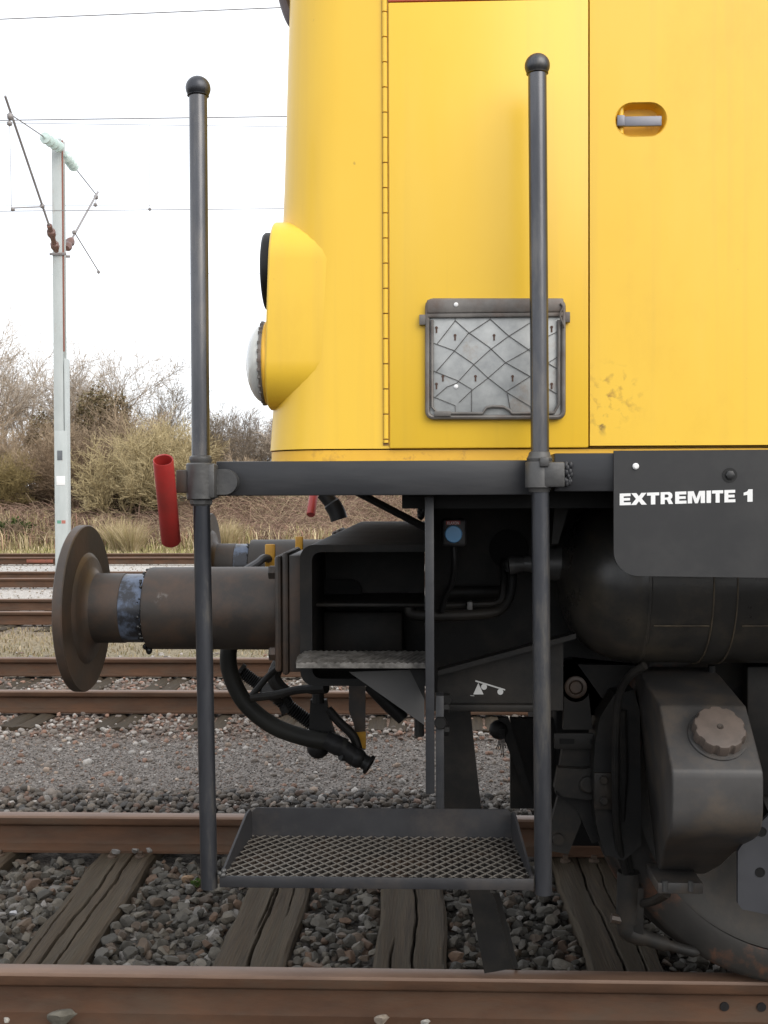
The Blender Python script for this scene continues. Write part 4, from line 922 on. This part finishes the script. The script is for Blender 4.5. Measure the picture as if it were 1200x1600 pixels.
# ---- bogie: frame, brake gear, wheels
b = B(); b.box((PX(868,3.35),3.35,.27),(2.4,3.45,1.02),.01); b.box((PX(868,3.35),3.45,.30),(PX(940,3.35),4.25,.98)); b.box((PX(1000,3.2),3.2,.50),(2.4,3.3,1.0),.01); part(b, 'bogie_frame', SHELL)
YK = 3.02
b = B(); b.prism([P(x,y,YK) for x,y in arc(900,1073,44,95,265,14)+[(905,1110),(960,1118),(1000,1100),(1000,1040),(880,1038)]],(0,.03,0)); bk = part(b, 'brake_hanger', DARK)
b = B(); b.prism([P(x,y,YK-.03) for x,y in [(882,1085),(880,1140),(926,1140),(920,1085)]+arc(900,1075,22,0,180,10)],(0,.025,0)); part(b, 'hanger_link', GRIMESHADE, bk)
b = B(); b.lathe([(0,.030),(.010,.030),(.012,.027),(.012,.020),(.006,.018),(.010,.015),(.010,0)],P(899,1073,YK-.03),(0,-1,0),28); part(b, 'hanger_pin', DRUST, bk)
b = B(); b.box((PX(866,YK-.045),YK-.045,PZ(1163,YK)),(PX(962,YK-.045),YK-.035,PZ(1139,YK)),.002); sl = part(b, 'slotted_bar', GRIMESHADE, bk)
b = B()
for a,c in ((874,897),(922,940)): b.box((PX(a,YK-.045),YK-.0465,PZ(1155,YK)),(PX(c,YK-.045),YK-.044,PZ(1147,YK)))
part(b, 'bar_slot', SHELL, sl) if False else part(b, 'bar_slot', SHELL, bk)
b = B(); b.prism([P(x,y,YK-.02) for x,y in [(880,1163),(958,1163),(960,1230),(955,1310),(925,1318),(902,1265),(868,1240)]],(0,.03,0)); part(b, 'brake_lever', DARK, bk)
b = B(); b.prism([P(x,y,YK-.05) for x,y in [(872,1200),(915,1202)]+arc(918,1225,25,-85,90,10)+[(880,1245),(866,1232)]],(0,.03,0)); b.lathe([(0,.022),(.012,.022),(.015,.018),(.015,0)],P(918,1225,YK-.05),(0,-1,0),24); part(b, 'brake_pivot', GRIMESHADE, bk)
b = B(); b.prism([P(x,y,YK-.01) for x,y in [(872,1245),(902,1245),(908,1285),(888,1335),(862,1330),(860,1290)]],(0,.025,0)); b.lathe([(0,.016),(.012,.015),(.012,0)],P(872,1310,YK-.01),(0,-1,0),16); part(b, 'brake_lever', GRIMESHADE, bk)
b = B(); b.box((PX(944,YK-.03),YK-.035,PZ(1292,YK)),(PX(956,YK-.03),YK-.02,PZ(1270,YK)),.002); hexbolt(b,P(939,1307,YK-.02),(0,-1,0),.008,.006); part(b, 'lever_catch', GRIMESHADE, bk)
b = B(); b.prism([P(x,y,2.93) for x,y in [(938,1120),(960,1085),(990,1078),(1000,1110),(1002,1320),(975,1345),(945,1335),(932,1290),(926,1225),(930,1160)]],(0,.12,0)); b.bevel(.006,2,30); part(b, 'brake_shoe', DARK, bk)
b = B(); b.box((PX(928,2.92),2.915,PZ(1262,2.92)),(PX(958,2.92),2.929,PZ(1205,2.92)),.004); hexbolt(b, P(943,1218,2.915),(0,-1,0),.012,.012); hexbolt(b, P(943,1250,2.915),(0,-1,0),.012,.012); part(b, 'shoe_key', GRIMESHADE, bk)
def wheel(Yo, sgn, Xc, Rw=.55):
    b = B(); s = sgn; z = Rw+.0008
    b.lathe([(0,.46),(-.004,.475),(-.004,.535),(.002,Rw-.006),(.008,Rw),(.090,Rw+.004),(.104,Rw+.012),(.114,Rw+.026),(.124,Rw+.029),(.136,Rw+.018),(.138,.47),(.13,.46)],(Xc,Yo,z),(0,s,0),96)
    t = part(b, 'wheel', TYRE, None, 35, label='steel wheel with rusty tyre')
    b = B(); b.lathe([(.012,.461),(.03,.44),(.05,.36),(.055,.24),(.03,.16),(.0,.14),(-.02,.13),(-.02,0)],(Xc,Yo,z),(0,s,0),72); b.lathe([(.126,.461),(.11,.44),(.09,.36),(.085,.24),(.11,.15),(.15,.13),(.15,0)],(Xc,Yo,z),(0,s,0),48); part(b, 'wheel_disc', mat('wheel_disc_shaded_grime', (.026,.024,.021), (.016,.015,.014), 6, .55, 0, .12, 40, dirt=(.045,.034,.025), dscale=7, damt=.7, spec=.25), t)  # disc colour darkened to paint in the shade around the wheel
XW = PX(1262,3.02)
wheel(Y1-.072, 1, XW); wheel(mir(Y1-.072), -1, XW)
b = B(); b.tube([(XW,Y1,.55),(XW,mir(Y1),.55)],.08,20); part(b, 'axle', SHELL)

# ------------------------------------------------------------------ catenary mast and wires
YM = 21.0
xm0, xm1 = PX(85.5,YM), PX(103.5,YM); ztop = PZ(216,YM,95)
mast = empty('catenary_mast', ((xm0+xm1)/2, YM, -.17)); tag(mast, 'pale grey steel catenary mast with insulated brackets on both sides', 'mast')
def MP(b, name, m, parent=None, smooth=35):
    o = b.build(name, m, parent, smooth)
    if parent is None: o.parent = mast; o.matrix_parent_inverse = Matrix.Translation(-mast.location)
    return o
b = B(); b.box((xm0,YM,-.3),(xm1-.035,YM+.016,ztop),.003); b.box(((xm0+xm1)/2-.012,YM+.016,-.3),((xm0+xm1)/2+.004,YM+.19,ztop)); b.box((xm0,YM+.19,-.3),(xm1-.03,YM+.206,ztop),.003); MP(b, 'mast_column', MAST)
b = B(); b.box((xm1-.034,YM-.002,PZ(545,YM)),(xm1-.004,YM+.018,PZ(219,YM,100)),.002); MP(b, 'rusty_flange', MASTR)
b = B(); b.box((xm0+.01,YM-.012,-.3),(xm1+.03,YM-.002,PZ(673,YM,95)),.003); b.box((xm1-.02,YM-.002,-.3),(xm1+.03,YM+.19,PZ(560,YM,95)),.003); MP(b, 'mast_base', MAST)
b = B(); b.box((xm0-.05,YM-.03,PZ(399,YM,95)),(xm1+.05,YM-.003,PZ(395,YM,95)),.004); b.box((xm0-.05,YM+.207,PZ(399,YM,95)),(xm1+.05,YM+.23,PZ(395,YM,95)),.004); MP(b, 'bracket_collar', GALT)
for (a0,b0,a1,b1,m) in ((90,704,98,719,mat('dark_plate',(.12,.13,.14),None,9,.5)),(88.5,744,102,758,WHITE)):
    b = B(); b.box((PX(a0,YM-.02),YM-.018,PZ(b1,YM,95)),(PX(a1,YM-.02),YM-.0125,PZ(b0,YM,95)),.001); MP(b, 'number_plate', m)
for (a0,a1,col_,nm) in ((89,95,(.12,.30,.22),'green_mark'),(96,102,(.45,.16,.12),'red_mark')):
    b = B(); b.box((PX(a0,YM-.02),YM-.0155,PZ(818,YM,95)),(PX(a1,YM-.02),YM-.0125,PZ(813,YM,95))); MP(b, nm, mat(nm, col_, None, 9, .6))
def insul(b, A, E, r, n, rc):
    A, E = Vector(A), Vector(E); ax = (E-A).normalized(); Lg = (E-A).length; pf = [(0,0),(0,rc)]
    for k in range(n):
        h = Lg*(k+.5)/n; d = Lg/n*.42; pf += [(h-d,rc),(h-d*.4,r),(h+d*.15,r*.92),(h+d*.3,rc)]
    b.lathe(pf+[(Lg,rc),(Lg,0)], A, ax, 16)
# near bracket, reaching over the nearer track
yt_ = 18.2; lerpY = lambda t: YM+(yt_-YM)*t
b = B(); b.tube([P(78,356,lerpY(.25)),P(8,150,lerpY(1.05))],.022,8); arm = MP(b, 'bracket_arm', GALT)
b = B(); insul(b, P(88,392,lerpY(.05)),P(77,352,lerpY(.27)),.085,2,.05); MP(b, 'base_insulator', BROWNI, arm)
b = B(); insul(b, P(94,231,lerpY(.02)),P(67,213,lerpY(.27)),.11,4,.025); MP(b, 'glass_insulator', INSG, arm)
b = B(); b.tube([P(69,214,lerpY(.25)),P(14,177,lerpY(.98))],.011,8); MP(b, 'tie_rod', GALT, arm)
b = B(); b.tube([P(18,325,lerpY(1)),P(66,323,lerpY(.4))],.012,8); MP(b, 'steady_arm', GALT, arm)
b = B(); b.tube([P(15,190,lerpY(1)),P(18,325,lerpY(1))],.005,6); MP(b, 'dropper', GALT, arm)
b = B(); b.ball(P(16,182,lerpY(1)),.06,1,(1,1,1.2)); b.ball(P(15,193,lerpY(1)),.05,1); b.ball(P(66,322,lerpY(.4)),.05,1); b.ball(P(20,327,lerpY(1)),.04,1); MP(b, 'arm_clamp', GALT, arm, 60)
# far bracket
yf_ = 23.9; lF = lambda t: YM+.1+(yf_-YM)*t
b = B(); b.tube([P(113,372,lF(.25)),P(153,300,lF(1))],.022,8); arm2 = MP(b, 'bracket_arm', GALT)
b = B(); insul(b, P(104,388,lF(.05)),P(112,374,lF(.22)),.09,2,.05); MP(b, 'base_insulator', BROWNI, arm2)
b = B(); insul(b, P(103,243,lF(.02)),P(117,262,lF(.28)),.11,4,.025); MP(b, 'glass_insulator', INSG, arm2)
b = B(); b.tube([P(117,262,lF(.28)),P(151,305,lF(1))],.011,8); b.ball(P(150,308,lF(1)),.06,1); MP(b, 'tie_rod', GALT, arm2)
b = B(); b.tube([P(117,364,lF(.3)),P(154,424,lF(1))],.012,8); b.ball(P(116,363,lF(.3)),.05,1); b.ball(P(154,425,lF(1)),.04,1); MP(b, 'steady_arm', GALT, arm2)
b = B(); b.tube([P(150,308,lF(1)),P(149,320,lF(1))],.006,6); b.ball(P(149,320,lF(1)),.05,1); MP(b, 'wire_clamp', GALT, arm2)
def wire(pts, Y, r, label, extra=()):
    A = P(*pts[0],Y); E = P(*pts[1],Y); d = (E-A)/(E.x-A.x)
    b = B(); b.tube([A+d*(-40-A.x), A, E, A+d*(40-A.x)], r, 6)
    o = b.build('overhead_wire', CABLE); tag(o, label, 'wire', 'overhead catenary wires')
wire([(0,30),(435,12)],13.2,.0062,'topmost overhead wire, crossing well above the mast')
wire([(0,188),(445,182)],18.2,.0085,'messenger wire carried at the tip of the near mast bracket')
wire([(0,192),(445,198)],18.25,.0045,'thin auxiliary wire just under the near messenger wire')
wire([(0,330),(445,326)],18.2,.0065,'contact wire held by the steady arm of the near bracket')
wire([(150,321),(445,320)],24,.0045,'messenger wire on the far mast bracket')
wire([(0,429),(445,427)],24,.0045,'faint contact wire held by the far mast bracket')
b = B(); b.tube([P(233,195,18.2),P(234,327,18.2)],.0035,6); b.ball(P(234,327,18.2),.03,1); tag(b.build('wire_dropper', CABLE), 'thin vertical dropper between messenger and contact wires', 'dropper')

# ------------------------------------------------------------------ vegetation
def seg_mesh(name, segs, m, parent=None, sides=3):
    """segs: array rows p0(3) p1(3) r0 r1 tint(3)"""
    S = np.array(segs, float); p0, p1, r0, r1, T = S[:,0:3], S[:,3:6], S[:,6], S[:,7], S[:,8:11]
    d = p1-p0; d /= np.maximum(np.linalg.norm(d,axis=1),1e-6)[:,None]
    up = np.where(np.abs(d[:,2:3]) < .9, np.array([[0,0,1.]]), np.array([[1.,0,0]]))
    u = np.cross(d,up); u /= np.linalg.norm(u,axis=1)[:,None]; v = np.cross(d,u); V = []
    for (p,r) in ((p0,r0),(p1,r1)):
        for k in range(sides):
            a = 2*math.pi*k/sides; V.append(p+(u*math.cos(a)+v*math.sin(a))*r[:,None])
    V = np.stack(V,1); n = len(S); k = sides
    f = np.array([[i,(i+1)%k,k+(i+1)%k,k+i] for i in range(k)])
    Fc = (f[None]+(np.arange(n)*2*k)[:,None,None]).reshape(-1,4)
    return make_mesh(name, V.reshape(-1,3), Fc, np.repeat(T,2*k,0), m)
BARK = mat('bark_twigs', (1,1,1), (.8,.78,.75), 3, .9, attr=True, spec=.15)
def rv(s=1.0): return Vector((random.gauss(0,s),random.gauss(0,s),random.gauss(0,s)))
def grow(base, height, stems, spread, levels, kids, tint, tip, rbase, lean=0.25, droop=0.0, tipr=.004):
    thick, fine = [], []
    def branch(p, d, ln, r, lv):
        n = 4 if lv < 2 else 3; pts = [p]
        for i in range(n):
            d = (d+rv(.13 if lv == 0 else .20)+Vector((0,0,.06-droop*lv*.1))).normalized(); q = pts[-1]+d*ln/n
            k = i/n; ra = max(tipr, r*(1-.6*k)); rb = max(tipr*.8, r*(1-.6*(k+1/n))); c = np.array(tint)*(1-lv/levels)+np.array(tip)*(lv/levels); c = c*random.uniform(.7,1.25)
            (thick if lv < 2 else fine).append((*pts[-1],*q,ra,rb,*c)); pts.append(q)
            if lv < levels:
                for _ in range(kids[lv] if i > 0 or lv > 0 else 1):
                    nd = (d+rv(.55)).normalized()
                    if nd.z < -.2: nd.z *= -.4
                    branch(pts[-1], nd, ln*random.uniform(.42,.66), rb*.62, lv+1)
    for s in range(stems):
        a = random.uniform(0,2*math.pi); d0 = Vector((math.cos(a)*spread, math.sin(a)*spread, 1)).normalized()
        branch(Vector(base)+Vector((math.cos(a),math.sin(a),0))*random.uniform(0,.35), d0, height*random.uniform(.5,.68), rbase*random.uniform(.7,1.1), 0)
    return thick, fine
def tree(name, px, pyt, Y, stems, spread, kids, tint, tip, label, cat='tree', rbase=.06, levels=3, tipr=.0045, droop=0, group='bare trees and shrubs on the bank'):
    x = PX(px,Y); z0 = gz(x,Y)-.05; h = PZ(pyt,Y,px)-z0
    t = empty(name, (x,Y,z0)); tag(t, label, cat, group)
    th, fi = grow((0,0,0), h, stems, spread, levels, kids, tint, tip, rbase, droop=droop, tipr=tipr)
    S = np.array(th+fi); top = np.percentile(S[:,5],99.5); k = h/top
    def sc(a):
        a = np.array(a); a[:,2] *= k; a[:,5] *= k; a[:,[0,1,3,4]] *= min(1.2,k); return a
    seg_mesh('trunk', sc(th), BARK).parent = t; seg_mesh('crown', sc(fi), BARK).parent = t
    return t
GB, TB = (.29,.245,.20), (.54,.46,.375)
OB, OT = (.31,.25,.14), (.52,.43,.25)
RB_, RT_ = (.30,.225,.155), (.48,.375,.265)
tree('bare_tree', 20, 505, 34, 5, .42, [2,3,3], GB, TB, 'tall bare grey tree rising beyond the mast, tallest on the bank', rbase=.09)
tree('bare_tree', -60, 520, 35, 5, .40, [2,3,3], GB, TB, 'tall bare tree at the end of the bank, half out of view', rbase=.09)
tree('bare_tree', 140, 535, 37, 6, .36, [2,3,3], GB, TB, 'bare tree with fine upright twigs right behind the mast', rbase=.08)
tree('bare_tree', 92, 580, 36, 4, .36, [2,3,3], GB, TB, 'slender bare tree hidden partly by the mast', rbase=.07)
tree('bare_tree', 236, 585, 35, 3, .30, [2,3,3], GB, (.26,.22,.17), 'thin bare sapling standing up above the yellowish shrub', rbase=.05)
tree('bare_shrub', 180, 640, 33, 9, .55, [3,3,3], RB_, RT_, 'reddish-brown bare shrub next to the ivy clump', 'shrub', rbase=.05)
tree('bare_shrub', 260, 660, 31.5, 10, .60, [3,3,3], OB, OT, 'yellowish lichen-covered shrub between the mast and the pole', 'shrub', rbase=.045, tipr=.006)
tree('bare_shrub', 205, 700, 30.5, 9, .7, [3,3,2], OB, OT, 'low yellow-green shrub at the front of the bank', 'shrub', rbase=.04, tipr=.006)
tree('bare_shrub', 40, 650, 32, 10, .6, [3,3,3], RB_, RT_, 'dense reddish-brown shrub below the tallest bare tree', 'shrub', rbase=.05)
tree('bare_shrub', 120, 690, 31, 9, .6, [3,3,3], RB_, (.25,.18,.12), 'brown shrub in front of the ivy clump', 'shrub', rbase=.045)
tree('bare_shrub', -10, 700, 30.5, 9, .6, [3,3,2], (.2,.15,.08), (.33,.26,.12), 'ochre shrub at the foot of the tallest tree', 'shrub', rbase=.04)
tree('bare_shrub', 345, 650, 38, 8, .5, [3,3,3], GB, (.27,.22,.17), 'pale bare shrub behind the handrail pole', 'shrub', rbase=.05)
tree('bare_shrub', 405, 640, 40, 8, .5, [3,3,3], GB, (.29,.24,.19), 'pale twiggy shrub beside the yellow nose', 'shrub', rbase=.05)
tree('bare_shrub', 300, 690, 34, 9, .55, [3,3,3], OB, (.30,.23,.13), 'ochre shrub just beside the red flag tube', 'shrub', rbase=.045)
tree('bare_shrub', 380, 715, 34, 9, .6, [3,3,2], RB_, RT_, 'brown shrub seen above the black side beam', 'shrub', rbase=.04)
for k, (px, top, Y) in enumerate(((480,640,39),(560,650,37),(640,640,38),(740,650,38),(850,640,39))):
    tree('bare_shrub', px, top, Y, 7, .5, [3,3,2], GB, TB, 'bare shrub standing behind the locomotive', 'shrub', rbase=.05, group='shrubs behind the locomotive')
# ivy-covered clumps: leaves on a twiggy shrub
def leaves(n, c, rad, s, pal):
    V, Fc, T = [], [], []
    d = rng.normal(size=(n,3)); d /= np.linalg.norm(d,axis=1)[:,None]; rr_ = rng.uniform(.25,1,(n,1))**.5
    lump = 1+.22*np.sin(d[:,:1]*5+1)*np.cos(d[:,2:]*6)+.15*np.sin(d[:,1:2]*9)
    C = np.array(c)+d*rr_*lump*np.array(rad); R_ = rots(n); q = np.array([[-.5,-.1,0],[0,-.5,.12],[.5,0,0],[.05,.55,.1]])*s
    V = (np.einsum('nij,vj->nvi',R_,q)*rng.uniform(.6,1.3,(n,1,1))+C[:,None,:]).reshape(-1,3)
    Fc = (np.arange(n)*4)[:,None]+np.arange(4)[None]; T = np.repeat(np.array(pal)[rng.integers(0,len(pal),n)]*rng.uniform(.7,1.3,(n,1)),4,0); return V, Fc, T
def ivy(px, py, Y, rad, n, pal, label, s=.07):
    c = P(px,py,Y); t = tree('ivy_shrub', px, py-20, Y, 5, .35, [2,3,2], GB, RB_, label, 'shrub', rbase=.05)
    V, Fc, T = leaves(n, (c.x-t.location.x,0,c.z-t.location.z), rad, s, pal); o = make_mesh('foliage', V, Fc, T, GRASS); o.parent = t
IVP = [(.22,.17,.10),(.18,.135,.08),(.27,.21,.135),(.17,.145,.075)]
ivy(150,655,33.5,(.62,.5,.95),3800,IVP,'dark brown ivy-covered rounded clump behind the mast')
ivy(186,655,34,(.34,.4,.75),1700,IVP,'narrow dark ivy-covered stem beside the rounded clump')
ivy(64,690,33,(.40,.4,.9),1600,IVP,'dark leafy column beside the mast on the bank')
ivy(20,832,28,(.55,.4,.32),2200,[(.06,.085,.025),(.045,.065,.02),(.09,.11,.035)],'low dark green bush in the grass at the bank foot', .06)
ivy(205,800,30.8,(.75,.5,.35),2600,[(.075,.06,.035),(.06,.05,.03),(.10,.08,.045)],'dark bramble hollow below the yellowish shrub', .06)
# brambles: arching canes
segs = []
for i in range(13000):
    x = random.uniform(-13.5,9); y_ = random.uniform(27.4,34); g = gz(x,y_); p0 = Vector((x,y_,g)); a = random.uniform(0,2*math.pi); ln = random.uniform(.5,1.25)
    d = Vector((math.cos(a)*.7,math.sin(a)*.7,random.uniform(.5,1.4))).normalized(); c = np.array(random.choice([(.29,.19,.145),(.36,.245,.185),(.42,.33,.22),(.23,.155,.12)]))*random.uniform(.75,1.25)
    for k in range(4):
        q = p0+d*ln/4; segs.append((*p0,*q,.011-.002*k,.009-.002*k,*c)); p0 = q; d = (d+Vector((random.gauss(0,.15),random.gauss(0,.15),-.36))).normalized()
tag(seg_mesh('bramble_thicket', segs, BARK), 'reddish-brown tangle of bramble canes along the bank', 'brambles', kind='stuff')
def blades(name, label, n, x0_, x1_, y0_, y1_, h0, h1, wd, pal, dens=None, zoff=0):
    x = rng.uniform(x0_,x1_,n); y = rng.uniform(y0_,y1_,n)
    if dens is not None:
        k = rng.uniform(size=n) < dens(x,y); x, y = x[k], y[k]; n = len(x)
    z = np.array([gz(a,c) for a,c in zip(x,y)])+zoff; h = rng.uniform(h0,h1,n); a = rng.uniform(0,2*math.pi,n); ben = rng.uniform(.1,.7,n)*h
    dx, dy = np.cos(a), np.sin(a); px_, py_ = -dy, dx
    wj = wd*rng.uniform(.6,1.3,n)
    pts = [(0,0,1),(0,0,-1),(.3,.6,.8),(.3,.6,-.8),(1,1,0)]; V = []
    for b_, t_, s_ in pts: V.append(np.stack([x+dx*ben*b_+px_*wj*s_, y+dy*ben*b_+py_*wj*s_, z+h*t_*(1-.15*b_)],1))
    V = np.stack(V,1); f = np.array([[0,1,3],[0,3,2],[2,3,4]]); Fc = (f[None]+(np.arange(n)*5)[:,None,None]).reshape(-1,3)
    T = np.repeat(np.array(pal)[rng.integers(0,len(pal),n)]*rng.uniform(.75,1.25,(n,1)),5,0)
    tag(make_mesh(name, V.reshape(-1,3), Fc, T, GRASS), label, 'grass', kind='stuff')
TAN = [(.50,.40,.24),(.42,.33,.19),(.58,.48,.31),(.33,.29,.13)]
OLV = [(.40,.35,.16),(.34,.33,.13),(.47,.40,.21),(.28,.28,.10)]
blades('dry_grass', 'short olive and straw grass along the foot of the bank', 36000, -13,9, 25.0,28.2, .06,.22,.012, OLV+TAN)
blades('dry_grass', 'tall straw-coloured dry grass below the brambles', 9000, -13,9, 26.6,29.0, .3,.75,.011, TAN+[(.40,.24,.17)], lambda x,y: .25+.75*(np.sin(x*1.7+1)*np.sin(x*.6+2)+.1 > 0))
blades('dry_grass', 'thin tan grass strip between two tracks', 24000, -7,4, 9.7,12.3, .012,.055,.006, [(.34,.27,.17),(.28,.22,.13),(.38,.31,.21),(.22,.195,.10)], lambda x,y: np.clip((y-9.6)/1.2,.05,1)*(.35+.65*(np.sin(x*1.3+y*2) > -.3)))
# single pale tussocks
for px, Y, lab in ((205,26.4,'large pale straw tussock beside the mast foot'),(185,26.8,'pale straw tussock behind the buffer head'),(352,26.6,'straw tussock seen between the pole and the near buffer')):
    x = PX(px,Y); segs = []
    for i in range(420):
        a = random.uniform(0,2*math.pi); d = Vector((math.cos(a)*random.uniform(.05,.6),math.sin(a)*random.uniform(.05,.6),1)).normalized(); p0 = Vector((math.cos(a),math.sin(a),0))*random.uniform(0,.16); ln = random.uniform(.5,1.0); c = np.array(random.choice(TAN))*random.uniform(.9,1.25)
        for k in range(3):
            q = p0+d*ln/3; segs.append((*p0,*q,.007-.002*k,.005-.002*k,*c)); p0 = q; d = (d+Vector((d.x*.25,d.y*.25,-.12))).normalized()
    o = seg_mesh('grass_tussock', segs, BARK); o.location = (x,Y,gz(x,Y)); tag(o, lab, 'tussock', 'straw tussocks')
# small green plants in the ballast
for px, py, Y, lab in ((308,1348,4.2,'small green moss tuft in the ballast behind the pole foot'),(770,1408,3.9,'tiny green weed in the ballast beside the rail guard')):
    c = P(px,py,Y); V, Fc, T = leaves(60,(0,0,0),(.02,.02,.015),.012,[(.05,.09,.02),(.08,.12,.03)]); o = make_mesh('weed', V, Fc, T, GRASS); o.location = (c.x,c.y,-.15); tag(o, lab, 'plant')
